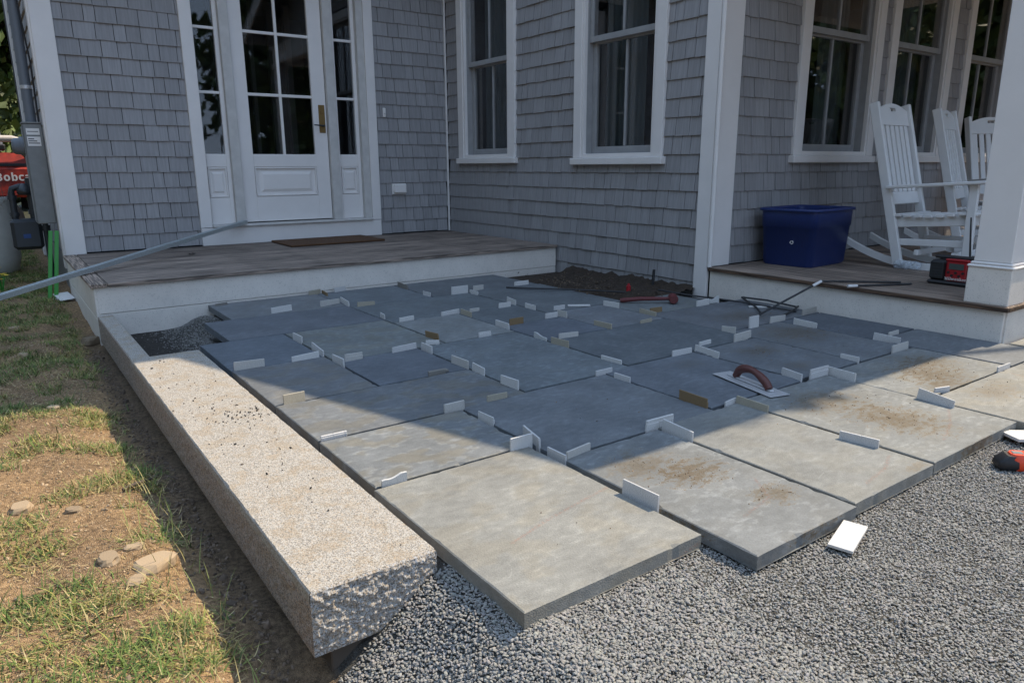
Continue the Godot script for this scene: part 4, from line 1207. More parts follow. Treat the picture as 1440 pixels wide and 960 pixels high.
	for r in rows:
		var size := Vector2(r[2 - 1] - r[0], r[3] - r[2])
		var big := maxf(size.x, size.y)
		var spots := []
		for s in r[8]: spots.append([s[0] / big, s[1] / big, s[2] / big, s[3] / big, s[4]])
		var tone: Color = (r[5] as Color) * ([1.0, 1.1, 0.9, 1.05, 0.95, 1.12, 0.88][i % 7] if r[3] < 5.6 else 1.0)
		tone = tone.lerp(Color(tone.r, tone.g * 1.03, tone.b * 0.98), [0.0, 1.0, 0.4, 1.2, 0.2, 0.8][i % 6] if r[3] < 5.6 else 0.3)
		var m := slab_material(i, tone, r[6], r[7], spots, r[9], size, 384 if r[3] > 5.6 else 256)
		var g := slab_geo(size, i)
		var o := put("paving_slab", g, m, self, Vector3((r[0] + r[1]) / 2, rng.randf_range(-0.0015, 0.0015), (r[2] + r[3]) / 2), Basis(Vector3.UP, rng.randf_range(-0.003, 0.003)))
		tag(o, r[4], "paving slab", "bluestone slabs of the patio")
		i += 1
	crumbs("earth_crumbs", "crumbs of brown earth scattered on the paving slabs",
		[[-2.78, 6.2, 0.13, 0.1, 110], [-2.68, 6.46, 0.09, 0.06, 50], [-2.9, 6.06, 0.1, 0.08, 30], [-1.72, 6.36, 0.2, 0.2, 110], [-1.75, 6.08, 0.25, 0.1, 60], [-0.95, 6.1, 0.25, 0.15, 120], [-0.75, 6.0, 0.2, 0.15, 60], [-0.72, 5.25, 0.25, 0.25, 70], [-1.25, 5.4, 0.2, 0.15, 40], [-0.55, 4.7, 0.3, 0.2, 30], [-2.6, 5.5, 0.3, 0.25, 16], [-0.95, 6.45, 0.25, 0.15, 50], [-2.2, 4.7, 0.5, 0.4, 10], [-3.35, 6.1, 0.25, 0.3, 10]],
		0.001, [Color(0.2, 0.12, 0.06), Color(0.13, 0.08, 0.045), Color(0.06, 0.045, 0.035), Color(0.28, 0.18, 0.1), Color(0.24, 0.15, 0.08)], 0.0015, 0.007)

func slab_geo(size: Vector2, sd: int) -> Geo:
	# sawn slab: slightly wandering edges, an arris worn wider here and there, the odd chip
	var g := Geo.new()
	var outer := []
	var inner := PackedVector2Array()
	var drop := []
	var h := size / 2
	var cs := [Vector2(-h.x, -h.y), Vector2(h.x, -h.y), Vector2(h.x, h.y), Vector2(-h.x, h.y)]
	for c in 4:
		var a: Vector2 = cs[c]
		var b: Vector2 = cs[(c + 1) % 4]
		var n := maxi(6, int(a.distance_to(b) / 0.022))
		var inward := Vector2(-(b - a).y, (b - a).x).normalized()
		for k in n:
			var t := k / float(n)
			var p := a.lerp(b, t)
			var q := noise_a.get_noise_3d(p.x * 9.0, sd * 3.7, p.y * 9.0)
			var chip := smoothstep(0.30, 0.55, noise_a.get_noise_3d(p.x * 14.0 + 7.0, sd * 2.1, p.y * 14.0))
			outer.append(p + inward * (0.0012 + 0.0018 * q + 0.003 * chip))
			var diag := inward if k > 0 else (inward + (b - a).normalized())
			inner.append(p + diag * (0.0045 + 0.002 * q + 0.009 * chip))
			drop.append(0.0025 + 0.001 * q + 0.006 * chip)
	var m := outer.size()
	for k in m:
		var l := (k + 1) % m
		var o0: Vector2 = outer[k]; var o1: Vector2 = outer[l]
		var i0 := inner[k]; var i1 := inner[l]
		g.quad(Vector3(o1.x, -0.042, o1.y), Vector3(o0.x, -0.042, o0.y), Vector3(o0.x, -drop[k], o0.y), Vector3(o1.x, -drop[l], o1.y))
		g.quad(Vector3(o1.x, -drop[l], o1.y), Vector3(o0.x, -drop[k], o0.y), Vector3(i0.x, 0, i0.y), Vector3(i1.x, 0, i1.y))
	var idx := Geometry2D.triangulate_polygon(inner)
	for k in range(0, idx.size(), 3):
		var a := inner[idx[k]]; var b := inner[idx[k + 1]]; var c := inner[idx[k + 2]]
		g.out3(Vector3(a.x, 0, a.y), Vector3(b.x, 0, b.y), Vector3(c.x, 0, c.y), Vector3(0, -1, 0))
	g.quad(Vector3(-h.x, -0.042, h.y), Vector3(-h.x, -0.042, -h.y), Vector3(h.x, -0.042, -h.y), Vector3(h.x, -0.042, h.y))
	return g

func shim_mesh(len: float, h: float, kind: String, v: int) -> ArrayMesh:
	# a snap-off shim stands 3 cm down in its joint; its scored lines are grooves, its top edge steps in
	var g := Geo.new()
	var t := 0.0046
	var y0 := -0.028
	if kind == "n":
		var poly := [Vector2(-len / 2, y0), Vector2(len / 2, y0), Vector2(len / 2, h)]
		poly.append(Vector2(len * 0.28, h))
		for k in 7:
			var a := k / 6.0
			poly.append(Vector2(lerpf(len * 0.22, -len * 0.38, a), h - 0.42 * h * sin(a * PI * 0.62 + 0.15)))
		poly.append(Vector2(-len / 2, h * 0.55))
		g.prism(poly, -t, t)
		return g.mesh()
	var cuts := [0.0, 1.0]
	if v % 3 == 0: cuts = [0.0, 0.46, 0.9, 1.0]
	elif v % 3 == 1: cuts = [0.0, 0.12, 1.0]
	for i in cuts.size() - 1:
		var a := lerpf(-len / 2, len / 2, cuts[i]) + (0.0012 if i > 0 else 0.0)
		var b := lerpf(-len / 2, len / 2, cuts[i + 1]) - 0.0012
		if v % 4 == 2:
			g.cbox(Vector3(a, y0, -t), Vector3(b, h * 0.62, t), 0.001)
			g.cbox(Vector3(a, h * 0.62 + 0.0002, -t), Vector3(b, h, t * 0.1), 0.001)
		else:
			# the shim is a slim wedge: thinner towards its top, one end a little lower
			var ha := h * (1.0 - 0.14 * float(v % 5 == 1) * (0.5 - a / len))
			var hb := h * (1.0 - 0.14 * float(v % 5 == 1) * (0.5 - b / len))
			var tt := t * (0.62 if v % 2 == 0 else 0.85)
			g.hexa([Vector3(a, y0, -t), Vector3(b, y0, -t), Vector3(b, y0, t), Vector3(a, y0, t), Vector3(a, ha - 0.001, -tt), Vector3(b, hb - 0.001, -tt), Vector3(b, hb - 0.001, tt), Vector3(a, ha - 0.001, tt)])
			g.hexa([Vector3(a, ha - 0.001, -tt), Vector3(b, hb - 0.001, -tt), Vector3(b, hb - 0.001, tt), Vector3(a, ha - 0.001, tt), Vector3(a + 0.001, ha, -tt + 0.001), Vector3(b - 0.001, hb, -tt + 0.001), Vector3(b - 0.001, hb, tt - 0.001), Vector3(a + 0.001, ha, tt - 0.001)])
	if cuts.size() > 2:
		g.box(Vector3(-len / 2 + 0.002, y0 + 0.001, -t + 0.0012), Vector3(len / 2 - 0.002, h - 0.0012, t - 0.0012))
	return g.mesh()

func build_shims():
	var i := 0
	for r in SHIM_ROWS:
		var kind: String = r[0].substr(1, 1)
		var turn := deg_to_rad(-r[6]) if r[0].begins_with("1") else deg_to_rad(90.0 + r[6])
		var b := Basis(Vector3.UP, turn) * Basis(Vector3(0, 0, 1), rng.randf_range(-0.03, 0.03)) * Basis(Vector3(1, 0, 0), rng.randf_range(-0.06, 0.06))
		var x: float = r[2]
		var z: float = r[3]
		var mk := kind
		if kind == "w": mk = ["w", "v", "u", "w", "u"][rng.randi() % 5]
		if rng.randf() < 0.3: b = b * Basis(Vector3(0, 0, 1), rng.randf_range(-0.07, 0.07))
		var o := put("shim", shim_mesh(r[4], maxf(r[5], 0.017), kind, i), M.shim[mk], self, Vector3(x, 0, z), b)
		tag(o, r[1], "shim", "shims between the paving slabs")
		i += 1
	# loose ones lying flat
	for q in [["white plastic shim lying flat on the slab left of the mallet", -1.19, 3.80, 0.16, 35.0, "w"], ["white shim lying flat inside the black strapping", -0.2, 4.62, 0.17, 40.0, "w"], ["dirty shim lying flat at the front-right of the plain dark slab", -2.86, 4.68, 0.10, 2.0, "g"]]:
		var g := Geo.new()
		g.cbox(Vector3(-q[3] / 2, 0.001, -0.018), Vector3(q[3] / 2, 0.011, 0.018), 0.001)
		tag(put("shim", g, M.shim[q[5]], self, Vector3(q[1], 0.002, q[2]), Basis(Vector3.UP, deg_to_rad(-q[4]))), q[0], "shim", "shims between the paving slabs")


# ---------------------------------------------------------------- on the porch
func rounded_ring(hx: float, hz: float, r: float, y: float) -> Array:
	var out := []
	for q in 4:
		var cx: float = [1, -1, -1, 1][q] * (hx - r)
		var cz: float = [1, 1, -1, -1][q] * (hz - r)
		for k in 5:
			var a := PI / 2 * (q + k / 4.0)
			out.append(Vector3(cx + cos(a) * r, y, cz + sin(a) * r))
	return out

func skin(g: Geo, rings: Array, smooth := true):
	for i in rings.size() - 1:
		var n: int = rings[i].size()
		for k in n:
			var l := (k + 1) % n
			g.quad(rings[i][l], rings[i][k], rings[i + 1][k], rings[i + 1][l], smooth)

func shift(ring: Array, dx: float) -> Array:
	var out := []
	for v in ring: out.append((v as Vector3) + Vector3(dx, 0, 0))
	return out

func fan(g: Geo, ring: Array, up := true):
	for k in range(1, ring.size() - 1):
		if up: g.tri(ring[0], ring[k + 1], ring[k])
		else: g.tri(ring[0], ring[k], ring[k + 1])

func build_porch_things():
	# blue tub
	var tub := base("storage_tub", Vector3(0.795, PORCH_Y, 4.285), Basis(Vector3.UP, deg_to_rad(4)))
	tag(tub, "scuffed dark blue plastic tub standing against the porch wall", "tub")
	var hx := 0.285; var hz := 0.215
	var g := Geo.new()
	var b0 := rounded_ring(hx - 0.012, hz - 0.012, 0.05, 0.0)
	fan(g, b0, false)
	skin(g, [b0, rounded_ring(hx, hz, 0.055, 0.02), rounded_ring(hx + 0.016, hz + 0.014, 0.055, 0.30), rounded_ring(hx + 0.022, hz + 0.02, 0.058, 0.302), rounded_ring(hx + 0.027, hz + 0.024, 0.06, 0.43)])
	var inner := rounded_ring(hx - 0.008, hz - 0.008, 0.05, 0.012)
	skin(g, [rounded_ring(hx + 0.022, hz + 0.019, 0.055, 0.435), inner])
	fan(g, inner, true)
	put("body", g, M.blue, tub)
	var rim := Geo.new()
	skin(rim, [rounded_ring(hx + 0.026, hz + 0.023, 0.06, 0.428), rounded_ring(hx + 0.044, hz + 0.04, 0.07, 0.426), rounded_ring(hx + 0.047, hz + 0.043, 0.072, 0.436), rounded_ring(hx + 0.044, hz + 0.04, 0.07, 0.446), rounded_ring(hx + 0.03, hz + 0.027, 0.06, 0.448), rounded_ring(hx + 0.021, hz + 0.018, 0.055, 0.43)])
	put("rim", rim, M.blue, tub)
	var mk := Geo.new()
	for k in 14:
		if k % 5 == 3: continue
		var a := TAU * k / 14.0; var b := TAU * (k + 1) / 14.0
		mk.tube([Vector3(0, cos(a) * 0.011, sin(a) * 0.013), Vector3(0, cos(b) * 0.011, sin(b) * 0.013)], 0.0035, 5, true, false)
	put("paint_mark", mk, M.tape_white, tub, Vector3(-hx - 0.0125, 0.19, 0.05))
	# rocking chairs
	rocking_chair("white slatted rocking chair nearest the blue tub", Vector3(1.32, PORCH_Y, 4.90), 0.03)
	rocking_chair("middle white rocking chair, half behind the nearest one's arm", Vector3(2.48, PORCH_Y, 4.80), 0.19)
	rocking_chair("white rocking chair mostly hidden by the porch column", Vector3(3.75, PORCH_Y, 4.55), -0.5)
	# plastic wrap round the near rocker
	var w := Geo.new()
	var rings := []
	for i in 15:
		var ring := []
		for k in 18:
			var a := TAU * k / 18.0
			var r := (0.030 + 0.014 * noise_a.get_noise_2d(i * 3.1, k * 2.3)) * (0.55 if i == 0 or i == 14 else 1.0)
			ring.append(Vector3(cos(a) * r, sin(a) * r + 0.032, (i - 7) * 0.014))
		rings.append(ring)
	for i in 14:
		for k in 18:
			var l := (k + 1) % 18
			w.quad(rings[i][k], rings[i][l], rings[i + 1][l], rings[i + 1][k], false)
	tag(put("plastic_wrap", w, M.clear, self, Vector3(1.06, PORCH_Y + 0.004, 4.985), Basis(Vector3.UP, 0.05)), "crumpled clear plastic wrapped round the nearest chair's rocker", "wrapper")
	build_radio()

func build_radio():
	var r := base("jobsite_radio", Vector3(0.60, PORCH_Y, 5.555))
	tag(r, "red and black jobsite radio with a raised aerial beside the column", "radio")
	cb("bumper_base", Vector3(-0.085, 0.0, -0.175), Vector3(0.085, 0.028, 0.175), M.black, r, 0.012)
	cb("case", Vector3(-0.078, 0.0285, -0.068), Vector3(0.078, 0.168, 0.068), M.red, r, 0.012)
	for s in [-1.0, 1.0]:
		var a := minf(s * 0.0685, s * 0.172); var b := maxf(s * 0.0685, s * 0.172)
		cb("speaker_housing", Vector3(-0.074, 0.0285, a), Vector3(0.074, 0.16, b), M.black, r, 0.016)
		var gr := cb("speaker_grille", Vector3(-0.079, 0.04, a + 0.012), Vector3(-0.0735, 0.15, b - 0.012), M.dark_metal, r, 0.002)
		for k in 6:
			cb("grille_bar", Vector3(-0.0055, -0.046 + k * 0.018, -0.036), Vector3(-0.0029, -0.041 + k * 0.018, 0.036), M.black, gr, 0.001)
	cb("trim", Vector3(-0.083, 0.16, -0.07), Vector3(-0.06, 0.176, 0.07), M.red, r, 0.005)
	cb("top_handle", Vector3(-0.03, 0.168, -0.165), Vector3(0.035, 0.188, 0.165), M.black, r, 0.008)
	cb("display", Vector3(-0.0815, 0.108, -0.045), Vector3(-0.0782, 0.146, 0.045), mat(lin(0.07, 0.09, 0.085), 0.2), r, 0.001)
	for k in 5:
		put("knob", dot(0.008, 0.006), M.black, r, Vector3(-0.0782, 0.088 - 0.02 * (k % 2), -0.045 + 0.022 * k), Basis(Vector3(0, 0, 1), Vector3.UP, Vector3(-1, 0, 0)))
	var t := TextMesh.new()
	var f := SystemFont.new()
	f.font_names = PackedStringArray(["Droid Serif"])
	f.font_weight = 700
	f.font_italic = true
	t.font = f
	t.text = "Milwaukee"
	t.font_size = 16
	t.pixel_size = 0.0015
	t.depth = 0.002
	put("lettering", t, M.tape_white, r, Vector3(-0.0795, 0.046, 0.002), Basis(Vector3(0, 0, 1), Vector3(0, 1, 0.0), Vector3(-1, 0, 0)))
	var an := Geo.new()
	an.tube([Vector3(0.03, 0.17, 0.03), Vector3(0.03, 0.27, 0.018), Vector3(0.03, 0.44, 0.0)], [0.0075, 0.0065, 0.005], 8)
	put("aerial", an, M.black, r)

func rocking_chair(label: String, at: Vector3, yaw: float):
	# own axes: +z the way it faces, base between the rear posts
	var c := base("rocking_chair", at, Basis(Vector3.UP, yaw))
	tag(c, label, "rocking chair", "white rocking chairs on the porch")
	var w := 0.25
	var ht := 1.235; var lean := 0.315; var fd := 0.46
	var back := func(y: float) -> float: return -lean * y / ht
	for s in [-1.0, 1.0]:
		var g := Geo.new()
		g.bar(Vector3(s * w, 0.035, 0.0), Vector3(s * w, ht, -lean), 0.034, 0.07, 0.005, Vector3(0, 0.25, 1).normalized())
		put("rear_post", g, M.chair, c)
		var f := Geo.new()
		f.bar(Vector3(s * w, 0.045, fd + 0.01), Vector3(s * w, 0.635, fd), 0.034, 0.06, 0.005, Vector3(0, 0, 1))
		put("front_post", f, M.chair, c)
		# rocker: a curved plank
		var lower := []
		var upper := []
		for k in 15:
			var z := lerpf(-0.46, 0.72, k / 14.0)
			var y := 0.002 + 0.42 * pow((z - 0.17), 2.0)
			lower.append(Vector2(z, y)); upper.append(Vector2(z, y + 0.05))
		upper.reverse()
		var rk := Geo.new()
		rk.prism(lower + upper, -0.017, 0.017, Transform3D(Basis(Vector3(0, 0, 1), Vector3.UP, Vector3(-1, 0, 0)), Vector3(s * (w - 0.036), 0, 0)))
		put("rocker", rk, M.chair, c)
		var arm := Geo.new()
		arm.bar(Vector3(s * (w + 0.012), 0.607, back.call(0.6) + 0.02), Vector3(s * (w + 0.02), 0.655, fd + 0.09), 0.095, 0.025, 0.006)
		put("arm", arm, M.chair, c)
		var rail := Geo.new()
		rail.bar(Vector3(s * (w - 0.034), 0.345, back.call(0.35) + 0.02), Vector3(s * (w - 0.034), 0.385, fd - 0.02), 0.024, 0.075, 0.004)
		put("seat_rail", rail, M.chair, c)
		var st := Geo.new()
		st.bar(Vector3(s * (w - 0.032), 0.20, back.call(0.2) + 0.02), Vector3(s * (w - 0.032), 0.215, fd - 0.02), 0.024, 0.05, 0.004)
		put("stretcher", st, M.chair, c)
	for k in 8:
		var t := k / 7.0
		var z := lerpf(back.call(0.38) + 0.05, fd + 0.02, t)
		var y := lerpf(0.385, 0.428, t) - 0.018 * sin(t * PI) + (0.004 if k < 7 else -0.004)
		var g := Geo.new()
		g.cbox(Vector3(-w - 0.01, -0.011, -0.027), Vector3(w + 0.01, 0.011, 0.027), 0.004, Transform3D(Basis(Vector3(1, 0, 0), -0.07 + (0.35 if k == 7 else 0.0)), Vector3(0, y + 0.012, z)))
		put("seat_slat", g, M.chair, c)
	var ft := Geo.new()
	ft.cbox(Vector3(-w + 0.018, 0.345, fd - 0.03), Vector3(w - 0.018, 0.415, fd - 0.006), 0.004)
	put("front_rail", ft, M.chair, c)
	# back: crest with a hand slot, lower rail, six slats, tilted with the posts
	var tilt := Transform3D(Basis(Vector3(1, 0, 0), -atan2(lean, ht)), Vector3.ZERO)
	var top := ht / cos(atan2(lean, ht))
	var iw := w - 0.018
	var cr := Geo.new()
	var arch := func(x: float) -> float: return top - 0.055 + 0.055 * (1.0 - pow(absf(x) / iw, 2.0))
	for q in [[-iw, -0.045], [0.045, iw]]:
		var poly := [Vector2(q[0], top - 0.17), Vector2(q[1], top - 0.17)]
		for k in 7:
			var x := lerpf(q[1], q[0], k / 6.0)
			poly.append(Vector2(x, arch.call(x)))
		cr.prism(poly, -0.012, 0.012, tilt)
	cr.prism([Vector2(-0.045, top - 0.17), Vector2(0.045, top - 0.17), Vector2(0.045, top - 0.062), Vector2(-0.045, top - 0.062)], -0.012, 0.012, tilt)
	cr.prism([Vector2(-0.045, top - 0.034), Vector2(0.045, top - 0.034), Vector2(0.045, arch.call(0.045)), Vector2(0, arch.call(0.0)), Vector2(-0.045, arch.call(0.045))], -0.012, 0.012, tilt)
	put("crest_rail", cr, M.chair, c)
	var lr := Geo.new()
	lr.cbox(Vector3(-iw, 0.49, -0.012), Vector3(iw, 0.585, 0.012), 0.004, tilt)
	put("lower_rail", lr, M.chair, c)
	for k in 6:
		var x := lerpf(-iw + 0.045, iw - 0.045, k / 5.0)
		var g := Geo.new()
		g.cbox(Vector3(x - 0.026, 0.586, -0.008), Vector3(x + 0.026, top - 0.171, 0.008), 0.003, tilt)
		put("back_slat", g, M.chair, c)
	for z in [0.12, 0.38]:
		var g := Geo.new()
		g.bar(Vector3(-w, 0.13, z), Vector3(w, 0.13, z), 0.03, 0.04, 0.004)
		put("cross_stretcher", g, M.chair, c)


# ---------------------------------------------------------------- loose things about the patio
func rod(label: String, pts: Array, r: float, m: Material, ends := true):
	var o := base("steel_strap", pts[0])
	tag(o, label, "strap", "black strapping by the porch")
	var p := []
	for v in pts: p.append((v as Vector3) - (pts[0] as Vector3))
	var g := Geo.new()
	g.tube(p, r, 6, true, false)
	put("strip", g, m, o)
	if ends:
		var e := Geo.new()
		var k := p.size() - 1 if p.size() < 3 else 1
		var d: Vector3 = ((p[k] as Vector3) - (p[k - 1] as Vector3)).normalized()
		e.tube([p[k] - d * 0.07, p[k]], r * 1.35, 6, true, false)
		put("tape", e, M.tape_white, o)

func build_patio_things():
	# galvanised stud from the door sill over the deck's corner
	var a := Vector3(-2.45, 0.452, 0.075)
	var q := Vector3(-4.083, 0.25, 1.589)
	var d := (q - a).normalized()
	var across := Vector3.UP.cross(d).normalized()
	var rail := base("metal_stud", a, Basis(across, d.cross(across), d))
	tag(rail, "long galvanised steel stud leaning from the door sill across the deck", "metal stud")
	var L := 3.35
	cb("web", Vector3(-0.022, 0.012, 0), Vector3(0.022, 0.014, L), M.galv, rail, 0.0005)
	cb("flange", Vector3(-0.0245, -0.02, 0), Vector3(-0.0222, 0.0138, L), M.galv, rail, 0.0005)
	cb("flange", Vector3(0.0222, -0.02, 0), Vector3(0.0245, 0.0138, L), M.galv, rail, 0.0005)
	cb("ridge", Vector3(-0.006, 0.0143, 0.0), Vector3(0.006, 0.0175, L), M.galv, rail, 0.001)
	# doormat
	var mt := cb("doormat", Vector3(-2.205, DECK_Y + 0.002, 0.07), Vector3(-1.20, DECK_Y + 0.022, 0.69), M.coir, self, 0.006)
	tag(mt, "brown coir doormat on the deck before the front door", "doormat")
	# a dead leaf on the deck
	var lf := Geo.new()
	for k in 5:
		var t := TAU * k / 5.0
		lf.tri(Vector3.ZERO, Vector3(cos(t) * 0.035, 0.012, sin(t) * 0.03), Vector3(cos(t + 0.9) * 0.03, 0.003, sin(t + 0.9) * 0.03))
	tag(put("dead_leaf", lf, M.black, self, Vector3(-3.118, DECK_Y + 0.004, 0.707)), "small curled dark leaf on the entry deck", "leaf")
	# mallet
	var ml := base("mallet", Vector3(-0.86, 0.002, 3.88))
	tag(ml, "dark red rubber mallet lying near the house wall's soil bed", "mallet")
	var h := Vector3(0.29, 0.036, 0.25)
	var hd := h.normalized()
	var side := Vector3(hd.z, 0, -hd.x)
	var g := Geo.new()
	g.tube([Vector3(0, 0.017, 0), hd * 0.02 + Vector3(0, 0.017, 0), hd * 0.14 + Vector3(0, 0.018, 0), h], [0.014, 0.017, 0.016, 0.012], 10)
	put("handle", g, M.rubber, ml)
	var hg := Geo.new()
	hg.tube([h - side * 0.05, h - side * 0.042, h - side * 0.012, h + side * 0.012, h + side * 0.042, h + side * 0.05], [0.029, 0.034, 0.033, 0.033, 0.034, 0.029], 16)
	put("head", hg, M.rubber, ml)
	# trowel
	var tp := Vector3(-1.762, 0.006, 5.518)
	var td := Vector3(-0.094, 0, 0.395).normalized()
	var tr := base("plastering_trowel", tp, Basis(Vector3.UP.cross(td), Vector3.UP, td))
	tag(tr, "flat steel trowel with an arched maroon handle", "trowel")
	cb("blade", Vector3(-0.054, 0.0, 0.0), Vector3(0.054, 0.0025, 0.40), M.steel, tr, 0.0008)
	cb("spine", Vector3(-0.011, 0.003, 0.05), Vector3(0.011, 0.012, 0.35), M.steel, tr, 0.003)
	var hp := []
	var rr := []
	for k in 13:
		var t := k / 12.0
		hp.append(Vector3(0, 0.012 + 0.056 * pow(sin(PI * pow(t, 0.8)), 0.7), lerpf(0.105, 0.33, t)))
		rr.append(0.0185 - 0.004 * absf(t - 0.45) + 0.003 * sin(t * 9.0))
	var hgm := Geo.new()
	hgm.tube(hp, rr, 12)
	put("handle", hgm, M.grip, tr)
	# strapping
	rod("thin black bar lying along the soil bed's edge", [Vector3(-1.166, 0.012, 2.856), Vector3(-0.80, 0.022, 3.36), Vector3(-0.62, 0.03, 3.69)], 0.007, M.black, false)
	rod("black strap running from the wall past the mallet to the porch", [Vector3(-0.34, 0.03, 3.77), Vector3(-0.29, 0.02, 4.06), Vector3(-0.20, 0.018, 4.45), Vector3(-0.163, 0.012, 4.87)], 0.007, M.black, false)
	rod("upper black strap of the flattened loop by the porch", [Vector3(-0.09, 0.03, 4.37), Vector3(-0.05, 0.03, 4.56), Vector3(-0.035, 0.014, 4.80)], 0.007, M.black, false)
	rod("short black strap closing the flattened loop", [Vector3(-0.09, 0.028, 4.37), Vector3(-0.27, 0.014, 4.63), Vector3(-0.40, 0.012, 4.76)], 0.007, M.black, false)
	rod("black strap bent from the patio up onto the porch deck", [Vector3(-0.45, 0.012, 4.786), Vector3(-0.03, PORCH_Y + 0.012, 4.955), Vector3(0.19, PORCH_Y + 0.009, 5.13), Vector3(0.37, PORCH_Y + 0.008, 5.285)], 0.007, M.black)
	rod("second black strap lying over the porch deck's edge", [Vector3(0.36, PORCH_Y + 0.008, 5.36), Vector3(-0.08, PORCH_Y + 0.011, 5.17)], 0.007, M.black)
	rod("short black strap under the white shims by the porch", [Vector3(-0.46, 0.012, 4.93), Vector3(-0.20, 0.013, 4.86), Vector3(-0.03, 0.02, 4.80)], 0.007, M.black, false)
	# white offcuts on the gravel
	var oc := Geo.new()
	oc.cbox(Vector3(-0.079, 0, -0.033), Vector3(0.079, 0.009, 0.033), 0.001)
	tag(put("white_offcut", oc, M.shim.w, self, Vector3(-2.708, -0.033, 6.712), Basis(Vector3.UP, 0.27) * Basis(Vector3(0, 0, 1), 0.05)), "white plastic offcut on the gravel before the clean slab", "offcut")
	var oc2 := Geo.new()
	oc2.cbox(Vector3(-0.085, 0, -0.05), Vector3(0.085, 0.012, 0.05), 0.001)
	tag(put("white_offcut", oc2, M.shim.w, self, Vector3(-1.43, -0.034, 6.70), Basis(Vector3.UP, -0.5) * Basis(Vector3(0, 0, 1), -0.06)), "white plastic offcut above the red and black tape measure", "offcut")
	# red and black tool at the right edge: black bumper to the left, red case to the right
	var tm := base("tape_measure", Vector3(-1.80, -0.044, 6.735), Basis(Vector3(0.814, 0, 0.581), Vector3.UP, Vector3(-0.581, 0, 0.814)) * Basis(Vector3.UP, -0.25))
	tag(tm, "red and black tape measure on the gravel", "tape measure")
	var bd := Geo.new()
	skin(bd, [shift(rounded_ring(0.052, 0.03, 0.02, 0.0), 0.085), shift(rounded_ring(0.058, 0.034, 0.024, 0.012), 0.085), shift(rounded_ring(0.058, 0.034, 0.024, 0.04), 0.085), shift(rounded_ring(0.046, 0.024, 0.02, 0.056), 0.08)])
	fan(bd, shift(rounded_ring(0.046, 0.024, 0.02, 0.056), 0.08), true)
	put("case", bd, M.orange, tm)
	var gp := Geo.new()
	skin(gp, [shift(rounded_ring(0.03, 0.03, 0.012, 0.0), 0.03), shift(rounded_ring(0.036, 0.036, 0.014, 0.01), 0.03), shift(rounded_ring(0.032, 0.036, 0.014, 0.03), 0.032), shift(rounded_ring(0.022, 0.027, 0.012, 0.05), 0.045)])
	fan(gp, shift(rounded_ring(0.022, 0.027, 0.012, 0.05), 0.045), true)
	put("grip", gp, M.black, tm)
	cb("trim", Vector3(0.04, 0.0505, -0.012), Vector3(0.075, 0.0585, 0.012), M.box_grey, tm, 0.002)
	cb("blade_lock", Vector3(0.085, 0.0565, -0.008), Vector3(0.11, 0.064, 0.008), M.black, tm, 0.002)
	# soil bed against the wing
	var sb := SurfaceTool.new()
	sb.begin(Mesh.PRIMITIVE_TRIANGLES)
	sb.set_smooth_group(0)
	var nx := 46; var nz := 90
	for j in nz + 1:
		for i in nx + 1:
			var x := lerpf(-0.86, 0.0, i / float(nx))
			var z := lerpf(2.08, 3.87, j / float(nz))
			var left := -0.79 + 0.06 * noise_a.get_noise_2d(z * 3, 4.0) + (0.48 * smoothstep(3.68, 3.76, z))
			var k := smoothstep(left - 0.03, left + 0.12, x) * smoothstep(2.30, 2.55, z + 0.3 * (x + 0.6))
			var yy := -0.05 + 0.05 * k + 0.035 * k * noise_a.get_noise_2d(x * 5, z * 5) + 0.02 * k * noise_a.get_noise_2d(x * 16, z * 16) + 0.03 * smoothstep(-0.2, 0.0, x) * k
			sb.add_vertex(Vector3(x, yy, z))
	for j in nz:
		for i in nx:
			var v := j * (nx + 1) + i
			for q2 in [v, v + 1, v + nx + 2, v, v + nx + 2, v + nx + 1]: sb.add_index(q2)
	sb.generate_normals()
	tag(put("soil_bed", sb.commit(), M.soil), "strip of dark loose soil along the foot of the house wall", "", "", "structure")
	crumbs("soil_clods", "dark clods of earth on the soil strip by the wall", [[-0.5, 3.0, 0.3, 0.55, 260], [-0.66, 3.2, 0.15, 0.6, 160]], 0.014, [Color(0.09, 0.065, 0.045), Color(0.06, 0.045, 0.035), Color(0.13, 0.095, 0.065)], 0.006, 0.026)
	var plug := Geo.new()
	plug.tube([Vector3(0, -0.03, 0), Vector3(0, 0.012, 0)], 0.018, 12)
	plug.tube([Vector3(0, 0.0125, 0), Vector3(0.003, 0.03, 0)], 0.01, 12)
	tag(put("pipe_plug", plug, M.red, self, Vector3(-0.48, 0.04, 3.58)), "small red plug in the dark soil near the mallet", "plug")
	var stub := Geo.new()
	stub.tube([Vector3(0, -0.05, 0), Vector3(0.01, 0.09, 0)], 0.012, 8)
	tag(put("pipe_stub", stub, M.black, self, Vector3(-0.12, 0.05, 3.5)), "short black pipe stub standing in soil by the wall", "pipe")


